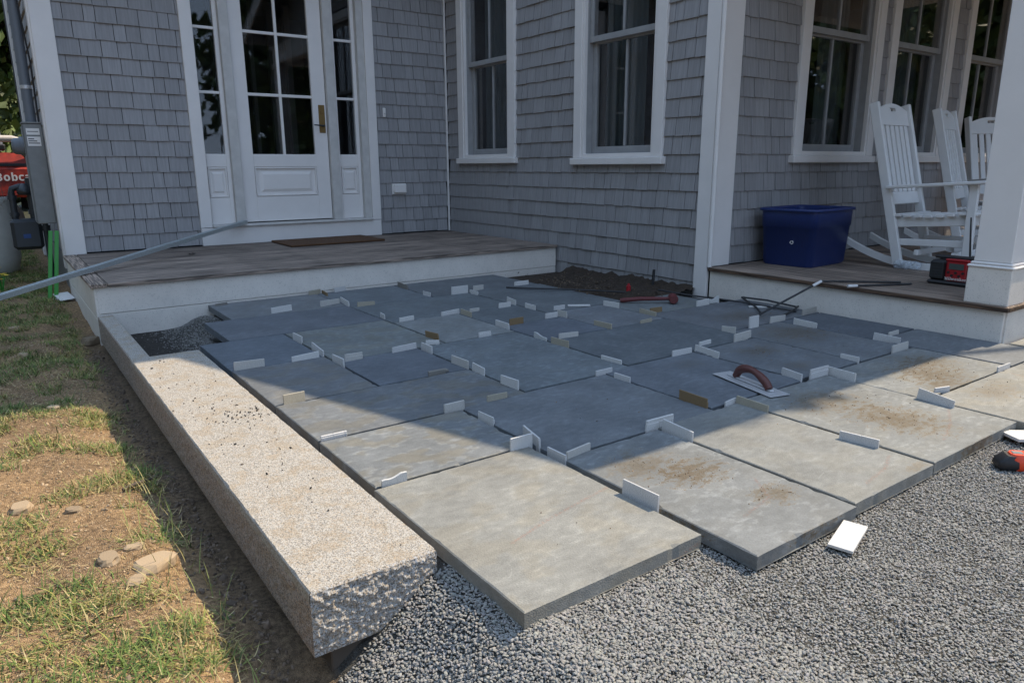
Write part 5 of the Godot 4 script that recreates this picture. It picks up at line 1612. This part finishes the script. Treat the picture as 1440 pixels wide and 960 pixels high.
# ---------------------------------------------------------------- left of the house
func build_side_things():
	var bx := base("meter_box", Vector3(-4.165, 0.5, -0.26))
	tag(bx, "tall grey electric meter box with white labels by the corner board", "meter box")
	cb("cabinet", Vector3(-0.045, 0.0, -0.14), Vector3(0.1, 0.87, 0.11), M.box_grey, bx, 0.006)
	cb("cover", Vector3(-0.052, 0.02, -0.13), Vector3(-0.0455, 0.85, 0.1), M.box_grey, bx, 0.002)
	cb("lip", Vector3(-0.05, 0.8705, -0.145), Vector3(0.1, 0.885, 0.118), M.box_grey, bx, 0.003)
	var lb := cb("label", Vector3(-0.025, 0.775, 0.1105), Vector3(0.075, 0.83, 0.112), M.tape_white, bx, 0.0003)
	var lb2 := cb("label", Vector3(-0.025, 0.68, 0.1105), Vector3(0.075, 0.76, 0.112), M.tape_white, bx, 0.0003)
	for k in 3:
		cb("printed_line", Vector3(-0.043, -0.02 + 0.018 * k, 0.0008), Vector3(0.042 - 0.02 * k, -0.012 + 0.018 * k, 0.0012), M.dark_metal, lb2, 0.0001)
	cb("printed_line", Vector3(-0.042, -0.004, 0.0008), Vector3(0.04, 0.004, 0.0012), M.box_grey, lb, 0.0001)
	var mg := Geo.new()
	mg.lathe([Vector2(0.082, 0.0), Vector2(0.082, 0.03), Vector2(0.072, 0.034), Vector2(0.07, 0.07), Vector2(0.055, 0.09), Vector2(0.0, 0.094)], 22, Transform3D(Basis(Vector3(0, 1, 0), Vector3(-1, 0, 0), Vector3(0, 0, 1)), Vector3(-0.05, 0.68, -0.02)))
	put("round_meter", mg, M.pipe_grey, bx)
	var cd := base("conduit", Vector3(-4.135, 1.386, -0.25))
	tag(cd, "thick grey conduit rising from the meter box", "conduit")
	var cg := Geo.new()
	cg.tube([Vector3.ZERO, Vector3(0, 3.0, 0)], 0.042, 14)
	put("pipe", cg, M.pipe_grey, cd)
	var ck := Geo.new()
	ck.tube([Vector3(0, 0.28, 0), Vector3(0, 0.31, 0)], 0.047, 14)
	ck.box(Vector3(0, 0.28, -0.01), Vector3(0.09, 0.31, 0.02))
	put("clamp", ck, M.steel, cd)
	var bw := Geo.new()
	bw.tube([Vector3(0.055, 0.0, 0.03), Vector3(0.06, 0.5, 0.035), Vector3(0.03, 1.0, 0.045), Vector3(0.05, 1.8, 0.03)], 0.008, 6)
	put("cable", bw, M.black, cd)
	# gas meter
	var gm := base("gas_meter", Vector3(-4.29, -0.1, -0.75))
	tag(gm, "dark gas meter with pipes and regulator left of the house", "gas meter")
	cb("meter_body", Vector3(-0.12, 0.33, -0.1), Vector3(0.13, 0.62, 0.1), M.dark_metal, gm, 0.03)
	var pg := Geo.new()
	pg.tube([Vector3(-0.07, 0.62, 0), Vector3(-0.07, 0.86, 0), Vector3(-0.06, 0.9, 0), Vector3(0.0, 0.92, 0), Vector3(0.1, 0.92, 0)], 0.03, 10)
	pg.tube([Vector3(0.08, 0.62, 0), Vector3(0.08, 1.0, 0)], 0.03, 10)
	pg.tube([Vector3(0.16, -0.1, 0.05), Vector3(0.16, 0.85, 0.05), Vector3(0.24, 0.9, 0.05)], 0.024, 10)
	put("pipework", pg, M.dark_metal, gm)
	for k in 5:
		var ring := Geo.new()
		ring.tube([Vector3([-0.07, -0.07, 0.08, 0.08, 0.16][k], [0.64, 0.8, 0.66, 0.86, 0.5][k], 0.05 if k == 4 else 0.0), Vector3([-0.07, -0.07, 0.08, 0.08, 0.16][k], [0.68, 0.84, 0.7, 0.9, 0.55][k], 0.05 if k == 4 else 0.0)], 0.04, 8)
		put("union_nut", ring, M.dark_metal, gm)
	var rg := Geo.new()
	rg.lathe([Vector2(0, -0.04), Vector2(0.06, -0.036), Vector2(0.068, -0.008), Vector2(0.068, 0.008), Vector2(0.05, 0.03), Vector2(0.022, 0.07), Vector2(0, 0.07)], 18, Transform3D(Basis(Vector3(0, 0, 1), Vector3(0, 1, 0), Vector3(-1, 0, 0)), Vector3(0.04, 0.88, 0.02)))
	put("regulator", rg, M.dark_metal, gm)
	cb("badge", Vector3(-0.03, 0.44, 0.1005), Vector3(0.03, 0.48, 0.103), mat(lin(0.02, 0.06, 0.2), 0.5), gm, 0.0005)
	# two green strips leaning on the wall
	var green := mat(lin(0.03, 0.24, 0.025), 0.45)
	for k in 2:
		var g := Geo.new()
		g.bar(Vector3(-0.04, -0.16, 0.16), Vector3(0.055, 0.45, 0.0), 0.032, 0.008, 0.002, Vector3(0, 0, 1))
		tag(put("green_strip", g, green, self, Vector3(-4.19 + 0.045 * k, 0.0, 0.06 + 0.03 * k)), ["bright green plastic strip leaning below the meter box, outer one", "bright green plastic strip nearer the corner board"][k], "strip", "green strips under the meter box")
	# cream urn with a dry plant
	var pot := base("planter", Vector3(-4.62, -0.14, -1.9))
	tag(pot, "tall cream planter with a dry brown plant, at the left edge", "planter")
	var pt := Geo.new()
	pt.lathe([Vector2(0.0, 0.0), Vector2(0.19, 0.0), Vector2(0.25, 0.05), Vector2(0.285, 0.2), Vector2(0.28, 0.5), Vector2(0.25, 0.78), Vector2(0.25, 0.83), Vector2(0.225, 0.83), Vector2(0.22, 0.76), Vector2(0, 0.75)], 26)
	put("pot", pt, triplanar(with_maps(mat(lin(0.55, 0.54, 0.49), 0.7), M.t_cloud), Vector3.ONE * 2, false), pot)
	var blade := blade_mesh()
	var wh := []
	var ti := []
	for k in 420:
		wh.append(Transform3D(Basis(Vector3.UP, rng.randf() * TAU) * Basis(Vector3(1, 0, 0), rng.randf_range(-0.2, 1.5)) * Basis.from_scale(Vector3(2.2, rng.randf_range(3.5, 8.0), 6.0)), Vector3(rng.randfn() * 0.08, 0.76, rng.randfn() * 0.08)))
		ti.append([Color(0.13, 0.07, 0.045), Color(0.2, 0.13, 0.07), Color(0.1, 0.035, 0.03)][rng.randi() % 3])
	tag(scatter("dry_plant", blade, M.blade_c, wh, ti, pot), "", "", "", "stuff")
	# yellow flower clump
	var fl := base("yellow_flower", Vector3(-4.555, -0.15, -0.55))
	tag(fl, "clump of bright yellow flowers at the photo's left edge", "flower")
	var stem := Geo.new()
	var pet := Geo.new()
	for k in 7:
		var p := Vector3(rng.randf_range(-0.09, 0.05), rng.randf_range(0.12, 0.24), rng.randf_range(-0.07, 0.07))
		stem.tube([Vector3(0, 0, 0), Vector3(p.x * 0.5, p.y * 0.6, p.z * 0.5), p], 0.004, 5, false)
		for j in 9:
			var a := TAU * j / 9.0
			var u := Vector3(cos(a), 0.25, sin(a)) * 0.035
			var v := Vector3(-sin(a), 0, cos(a)) * 0.013
			pet.tri(p, p + u * 0.7 + v, p + u); pet.tri(p, p + u, p + u * 0.7 - v)
	put("stems", stem, green, fl)
	tag(put("petals", pet, mat(lin(0.75, 0.5, 0.01), 0.6), fl), "", "", "", "stuff")
	# paper
	var pg2 := Geo.new()
	pg2.quad(Vector3(-0.06, 0, 0.17), Vector3(0.06, 0.005, 0.15), Vector3(0.065, 0.03, -0.12), Vector3(-0.05, 0.02, -0.13))
	pg2.box(Vector3(-0.05, -0.012, -0.1), Vector3(0.05, -0.006, 0.12))
	tag(put("paper_sheet", pg2, M.tape_white, self, Vector3(-4.13, -0.115, 0.30), Basis(Vector3.UP, 0.15)), "white sheet of paper on the dirt beside the deck", "paper")
	build_loader()

func build_loader():
	var l := base("track_loader", Vector3(-5.3, -0.1, -7.6))
	tag(l, "red compact loader with white lettering parked behind the house", "loader")
	var body := Geo.new()
	body.cbox(Vector3(-1.1, 0.62, -0.7), Vector3(1.42, 1.12, 0.6), 0.04)
	body.hexa([Vector3(-0.3, 1.121, -0.6), Vector3(1.40, 1.121, -0.6), Vector3(1.40, 1.121, 0.55), Vector3(-0.3, 1.121, 0.55), Vector3(-0.3, 1.38, -0.55), Vector3(1.30, 1.34, -0.55), Vector3(1.30, 1.34, 0.45), Vector3(-0.3, 1.38, 0.45)])
	put("body", body, M.loader_red, l)
	cb("dark_band", Vector3(-1.0, 1.125, 0.552), Vector3(1.38, 1.17, 0.575), M.black, l, 0.004)
	for s in [-1.0, 1.0]:
		var tr := Geo.new()
		var prof := []
		for k in 24:
			var a := TAU * k / 24.0
			prof.append(Vector2(cos(a) * 0.3 + (0.9 if cos(a) > 0 else -0.9), 0.3 + sin(a) * 0.3))
		tr.prism(prof, s * 0.66 - 0.17, s * 0.66 + 0.17)
		for k in 22:
			tr.box(Vector3(-1.0 + 0.094 * k, 0.597, s * 0.66 - 0.168), Vector3(-0.96 + 0.094 * k, 0.625, s * 0.66 + 0.168))
		var t := put("track", tr, M.black, l)
		for x in [-0.9, -0.3, 0.3, 0.9]:
			var wg := Geo.new()
			wg.tube([Vector3(x, 0.3, s * 0.66 - 0.178), Vector3(x, 0.3, s * 0.66 + 0.178)], 0.2, 18)
			put("track_wheel", wg, M.dark_metal, t)
	var cab := Geo.new()
	for q in [[-0.85, 0.5], [0.35, 0.5], [-0.85, -0.6], [0.35, -0.6]]:
		cab.cbox(Vector3(q[0] - 0.04, 1.13, q[1] - 0.04), Vector3(q[0] + 0.04, 2.1, q[1] + 0.04), 0.01)
	cab.cbox(Vector3(-0.92, 2.101, -0.66), Vector3(0.42, 2.18, 0.58), 0.02)
	put("cab_frame", cab, M.dark_metal, l)
	var seat := Geo.new()
	skin(seat, [rounded_ring(0.34, 0.22, 0.12, 1.38), rounded_ring(0.36, 0.24, 0.14, 1.5), rounded_ring(0.34, 0.22, 0.14, 1.85), rounded_ring(0.22, 0.14, 0.1, 1.95)])
	fan(seat, rounded_ring(0.22, 0.14, 0.1, 1.95), true)
	put("engine_hood", seat, M.pipe_grey, l, Vector3(0.72, 0, -0.1))
	var barg := Geo.new()
	barg.tube([Vector3(-1.3, 1.56, 0.62), Vector3(1.2, 1.56, 0.62), Vector3(1.42, 1.5, 0.6), Vector3(1.45, 1.2, 0.5)], 0.055, 10)
	put("lift_arm", barg, triplanar(with_maps(mat(lin(0.55, 0.5, 0.45), 0.5), M.t_cloud), Vector3.ONE * 2, false), l)
	var gg := Geo.new()
	for k in 7:
		gg.cbox(Vector3(0.0 + 0.2 * k, 1.38, 0.36), Vector3(0.1 + 0.2 * k, 1.48, 0.46), 0.02)
	put("hydraulic_fittings", gg, M.black, l)
	var bk := Geo.new()
	bk.prism([Vector2(-1.25, 0.05), Vector2(-1.9, 0.0), Vector2(-2.0, 0.06), Vector2(-1.4, 0.12), Vector2(-1.3, 0.65), Vector2(-1.2, 0.7)], -0.8, 0.8)
	put("bucket", bk, M.dark_metal, l)
	var t := TextMesh.new()
	var f := SystemFont.new()
	f.font_names = PackedStringArray(["Droid Sans"])
	f.font_weight = 700
	t.font = f
	t.text = "Bobcat"
	t.font_size = 32
	t.pixel_size = 0.0054
	t.depth = 0.01
	put("lettering", t, M.tape_white, l, Vector3(1.17, 0.95, 0.605))


# ---------------------------------------------------------------- gravel, grass, stones
func build_gravel():
	var meshes := []
	for k in 4: meshes.append(stone_mesh(900 + k, 0.55))
	var buckets := [[], [], [], []]
	var tints := [[], [], [], []]
	var add := func(x: float, z: float, y: float, s: float, c: Color):
		var k := rng.randi() % 4
		var b := Basis(Vector3.UP, rng.randf() * TAU) * Basis(Vector3(1, 0, 0), rng.randfn() * 0.34) * Basis(Vector3(0, 0, 1), rng.randfn() * 0.34)
		buckets[k].append(Transform3D(b.scaled(Vector3.ONE * s), Vector3(x, y, z)))
		tints[k].append(c)
	var tone := func() -> Color:
		var v := rng.randf_range(0.22, 0.31)
		if rng.randf() < 0.12: v = rng.randf_range(0.15, 0.22)
		return Color(v * rng.randf_range(0.99, 1.08), v, v * rng.randf_range(0.88, 0.98))
	var spread := func(x0: float, x1: float, z0: float, z1: float, pitch: float, s0: float, s1: float, lift: float):
		var gx := x0
		while gx < x1:
			var gz := z0
			while gz < z1:
				var px := gx + rng.randf_range(-0.6, 0.6) * pitch
				var pz := gz + rng.randf_range(-0.6, 0.6) * pitch
				if px > -4.07 - 0.06 * sin(pz * 9.0) + rng.randfn() * 0.02:
					add.call(px, pz, ground_y(px, pz) + lift + rng.randf_range(-0.003, 0.004), rng.randf_range(s0, s1), tone.call())
				gz += pitch
			gx += pitch
	spread.call(-4.10, -1.2, 6.40, 7.75, 0.0056, 0.0045, 0.0095, 0.0)
	spread.call(-3.75, -1.35, 6.5, 7.4, 0.012, 0.005, 0.011, 0.003)
	spread.call(-4.05, -3.6, 6.15, 6.75, 0.0075, 0.006, 0.012, 0.004)
	spread.call(-4.08, -3.2, 6.16, 7.3, 0.0075, 0.006, 0.0125, 0.004)
	spread.call(-1.2, 2.0, 6.6, 7.9, 0.02, 0.014, 0.024, 0.0)
	# grit heap in the unfilled corner, against the slab edges
	for k in 5200:
		var x := -3.44 + rng.randfn() * 0.13
		var z := rng.randf_range(2.14, 3.46)
		if x < -3.93 or x > -3.29 or (z > 2.75 and x > -3.49): continue
		var s := rng.randf_range(0.006, 0.013)
		add.call(x, z, ground_y(x, z) + 0.002, s, (tone.call() as Color) * 0.75)
	for k in 4:
		tag(scatter("gravel", meshes[k], M.stone_c, buckets[k], tints[k]), "grey crushed stone spread in front of the slabs", "gravel", "grey crushed stone", "stuff")
	# dark clods and stones down in the trench beside the granite
	var w := []
	var t := []
	for k in 1500:
		var z := rng.randf_range(2.2, 6.6)
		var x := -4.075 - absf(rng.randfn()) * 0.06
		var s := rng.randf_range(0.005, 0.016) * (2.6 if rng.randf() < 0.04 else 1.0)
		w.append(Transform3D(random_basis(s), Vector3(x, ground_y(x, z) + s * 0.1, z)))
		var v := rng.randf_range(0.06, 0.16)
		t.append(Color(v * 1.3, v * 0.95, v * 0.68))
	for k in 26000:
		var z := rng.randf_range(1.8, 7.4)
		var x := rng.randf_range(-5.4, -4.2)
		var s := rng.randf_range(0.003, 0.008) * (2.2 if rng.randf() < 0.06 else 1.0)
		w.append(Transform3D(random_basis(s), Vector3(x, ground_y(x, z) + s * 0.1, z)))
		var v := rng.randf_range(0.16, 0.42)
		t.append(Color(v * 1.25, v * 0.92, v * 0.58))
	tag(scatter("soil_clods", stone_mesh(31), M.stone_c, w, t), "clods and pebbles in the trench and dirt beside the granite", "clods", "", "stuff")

func blade_mesh() -> ArrayMesh:
	var g := Geo.new()
	var n := 4
	for k in n:
		var a := k / float(n); var b := (k + 1) / float(n)
		var wa := 0.0016 * (1.0 - a * a); var wb := 0.0016 * (1.0 - b * b)
		var pa := Vector3(0, 0.05 * a, 0.022 * a * a); var pb := Vector3(0, 0.05 * b, 0.022 * b * b)
		g.quad(pa - Vector3(wa, 0, 0), pa + Vector3(wa, 0, 0), pb + Vector3(wb, 0, 0), pb - Vector3(wb, 0, 0), true)
	return g.mesh()

func build_grass():
	var bl := blade_mesh()
	var where := []
	var tint := []
	for k in 11000:
		var z := rng.randf_range(-6.0, 7.7)
		var x := rng.randf_range(-5.6, -4.16)
		var d := noise_b.get_noise_2d(x * 5.5 + 3.0, z * 5.5) + 0.35 * noise_a.get_noise_2d(x * 4.0, z * 4.0)
		if z > 5.55 and x < -4.25: d += 0.16
		if z < 3.4: d += 0.12
		if z < 1.2: d += 0.15
		if x > -4.2 and z > 2.0: d -= 0.1
		if d < 0.09: continue
		var dry := clampf(0.24 + 0.9 * noise_a.get_noise_2d(x * 2.0 + 20.0, z * 2.0) + 0.25 * smoothstep(5.4, 6.2, z) * smoothstep(-4.7, -4.3, x), 0.0, 0.95)
		var n := 12 + rng.randi() % 22
		var tall := rng.randf_range(0.4, 0.95)
		for j in n:
			var px := x + rng.randfn() * 0.028
			var pz := z + rng.randfn() * 0.028
			var b := Basis(Vector3.UP, rng.randf() * TAU) * Basis(Vector3(1, 0, 0), rng.randf_range(0.0, 1.15))
			b = b * Basis.from_scale(Vector3(rng.randf_range(0.7, 1.4), tall * rng.randf_range(0.5, 1.5), rng.randf_range(0.6, 2.2)))
			where.append(Transform3D(b, Vector3(px, ground_y(px, pz) - 0.003, pz)))
			if rng.randf() < dry: tint.append([Color(0.36, 0.27, 0.10), Color(0.42, 0.34, 0.16), Color(0.26, 0.2, 0.07), Color(0.30, 0.29, 0.07)][rng.randi() % 4])
			else: tint.append([Color(0.08, 0.14, 0.025), Color(0.12, 0.19, 0.04), Color(0.17, 0.21, 0.05), Color(0.055, 0.1, 0.025)][rng.randi() % 4])
	# sparser turf further out on the lawn
	for k in 1500:
		var z := rng.randf_range(-8.0, 9.0)
		var x := rng.randf_range(-9.5, -5.5)
		for j in 16:
			var px := x + rng.randfn() * 0.05
			var pz := z + rng.randfn() * 0.05
			where.append(Transform3D(Basis(Vector3.UP, rng.randf() * TAU) * Basis(Vector3(1, 0, 0), rng.randf_range(0.0, 1.1)) * Basis.from_scale(Vector3(1.6, rng.randf_range(0.5, 1.1), 1.2)), Vector3(px, ground_y(px, pz) - 0.003, pz)))
			tint.append([Color(0.3, 0.26, 0.1), Color(0.12, 0.18, 0.04), Color(0.16, 0.2, 0.05)][rng.randi() % 3])
	# matted dead grass and straw lying on the dirt
	for k in 46000:
		var z := rng.randf_range(-1.0, 7.7)
		var x := rng.randf_range(-5.5, -4.14)
		var d := noise_b.get_noise_2d(x * 5.5 + 3.0, z * 5.5) + 0.35 * noise_a.get_noise_2d(x * 4.0, z * 4.0) + (0.16 if z > 5.55 else 0.0)
		if rng.randf() > smoothstep(-0.16, 0.2, d) + 0.1: continue
		var b := Basis(Vector3.UP, rng.randf() * TAU) * Basis(Vector3(1, 0, 0), rng.randf_range(1.3, 1.62)) * Basis.from_scale(Vector3(rng.randf_range(0.5, 1.2), rng.randf_range(0.3, 0.9), rng.randf_range(-1.0, 0.6)))
		where.append(Transform3D(b, Vector3(x, ground_y(x, z) + rng.randf_range(0.001, 0.008), z)))
		tint.append([Color(0.42, 0.31, 0.14), Color(0.34, 0.24, 0.1), Color(0.5, 0.4, 0.2), Color(0.22, 0.15, 0.07), Color(0.2, 0.22, 0.06)][rng.randi() % 5])
	# taller wisps by the granite's near end
	for k in 160:
		var z := rng.randf_range(4.6, 6.4)
		var x := rng.randf_range(-4.32, -4.16)
		var b := Basis(Vector3.UP, rng.randf() * TAU) * Basis(Vector3(1, 0, 0), rng.randf_range(0.0, 0.7)) * Basis.from_scale(Vector3(0.9, rng.randf_range(1.4, 2.6), 1.6))
		where.append(Transform3D(b, Vector3(x, ground_y(x, z) - 0.003, z)))
		tint.append(Color(0.24, 0.27, 0.08) if rng.randf() < 0.5 else Color(0.4, 0.33, 0.15))
	tag(scatter("grass", bl, M.blade_c, where, tint), "patchy green and straw grass on the bare dirt", "grass", "", "stuff")
	# weeds in the gravel
	var wd := base("weed", Vector3(-3.36, -0.06, 7.02))
	tag(wd, "single pale weed shoot growing in the gravel", "weed")
	var ww := []
	var wt := []
	for k in 40:
		ww.append(Transform3D(Basis(Vector3.UP, rng.randf() * TAU) * Basis(Vector3(1, 0, 0), rng.randf_range(0.1, 0.9)) * Basis.from_scale(Vector3(1.6, rng.randf_range(0.4, 0.9), 1.0)), Vector3(rng.randfn() * 0.004, rng.randf() * 0.03, rng.randfn() * 0.004)))
		wt.append(Color(0.3, 0.3, 0.1))
	tag(scatter("leaves", bl, M.blade_c, ww, wt, wd), "", "", "", "stuff")

func build_stones():
	var rows := [
		["large flat tan stone half sunk in the sunny dirt", -4.285, 5.43, 0.062, 0.42, 0.46],
		["long tan stone just left of the large flat one", -4.395, 5.33, 0.042, 0.45, 0.35],
		["small tan stone above the large flat one", -4.32, 5.29, 0.03, 0.45, 0.42],
		["tan stone partly buried below the large flat one", -4.345, 5.50, 0.034, 0.35, 0.4],
		["round pale stone at the shadow's edge on the dirt", -4.425, 3.56, 0.032, 0.65, 0.62],
		["mossy brown stone beside the granite step's shaded end", -4.10, 2.02, 0.065, 0.8, 0.2],
		["pale pebble in the shaded grass near the deck", -4.50, 2.2, 0.035, 0.6, 0.42],
		["grey pebble in the grass below the steel stud", -4.52, 1.35, 0.04, 0.6, 0.4],
		["tan stone at the far left in the sunny grass", -4.60, 4.75, 0.045, 0.5, 0.42],
		["dark tan stone with a shadow in the sunny grass", -4.45, 4.85, 0.03, 0.6, 0.3],
	]
	var k := 0
	for r in rows:
		var g := Geo.new()
		var rings := []
		for i in 9:
			var ring := []
			var t := PI * i / 8.0
			for j in 14:
				var a := TAU * j / 14.0
				var d := Vector3(sin(t) * cos(a), cos(t), sin(t) * sin(a))
				var f := 1.0 + 0.22 * noise_b.get_noise_3d(d.x * 2.0 + k * 9.0, d.y * 2.0, d.z * 2.0) + 0.3 * noise_a.get_noise_3d(d.x + k * 5.0, d.y, d.z)
				ring.append(Vector3(signf(d.x) * pow(absf(d.x), 0.8) * f, clampf(d.y * f, -0.8, 0.62) * r[4] * 1.25, signf(d.z) * pow(absf(d.z), 0.8) * f * 0.72) * r[3])
			rings.append(ring)
		for i in 8:
			for j in 14:
				var l := (j + 1) % 14
				g.quad(rings[i][j], rings[i][l], rings[i + 1][l], rings[i + 1][j], false)
		var v: float = r[5]
		var m := triplanar(with_maps(mat(lin(v * 1.15, v * 0.85, v * 0.54), 0.85), M.t_grit, M.n_fine, 0.4), Vector3.ONE * 6, false)
		var o := put("stone", g, m, self, Vector3(r[1], ground_y(r[1], r[2]) + r[3] * r[4] * 0.12, r[2]), Basis(Vector3.UP, k * 1.3 + 0.4))
		tag(o, r[0], "stone", "stones in the dirt by the granite")
		k += 1
	# a dead twig
	var tw := Geo.new()
	tw.tube([Vector3(0, 0.012, 0), Vector3(0.05, 0.016, -0.02), Vector3(0.11, 0.012, -0.05)], [0.007, 0.008, 0.004], 7)
	tag(put("twig", tw, M.bark, self, Vector3(-4.28, ground_y(-4.28, 4.72), 4.74)), "short weathered twig on the sunny dirt by the granite", "twig")
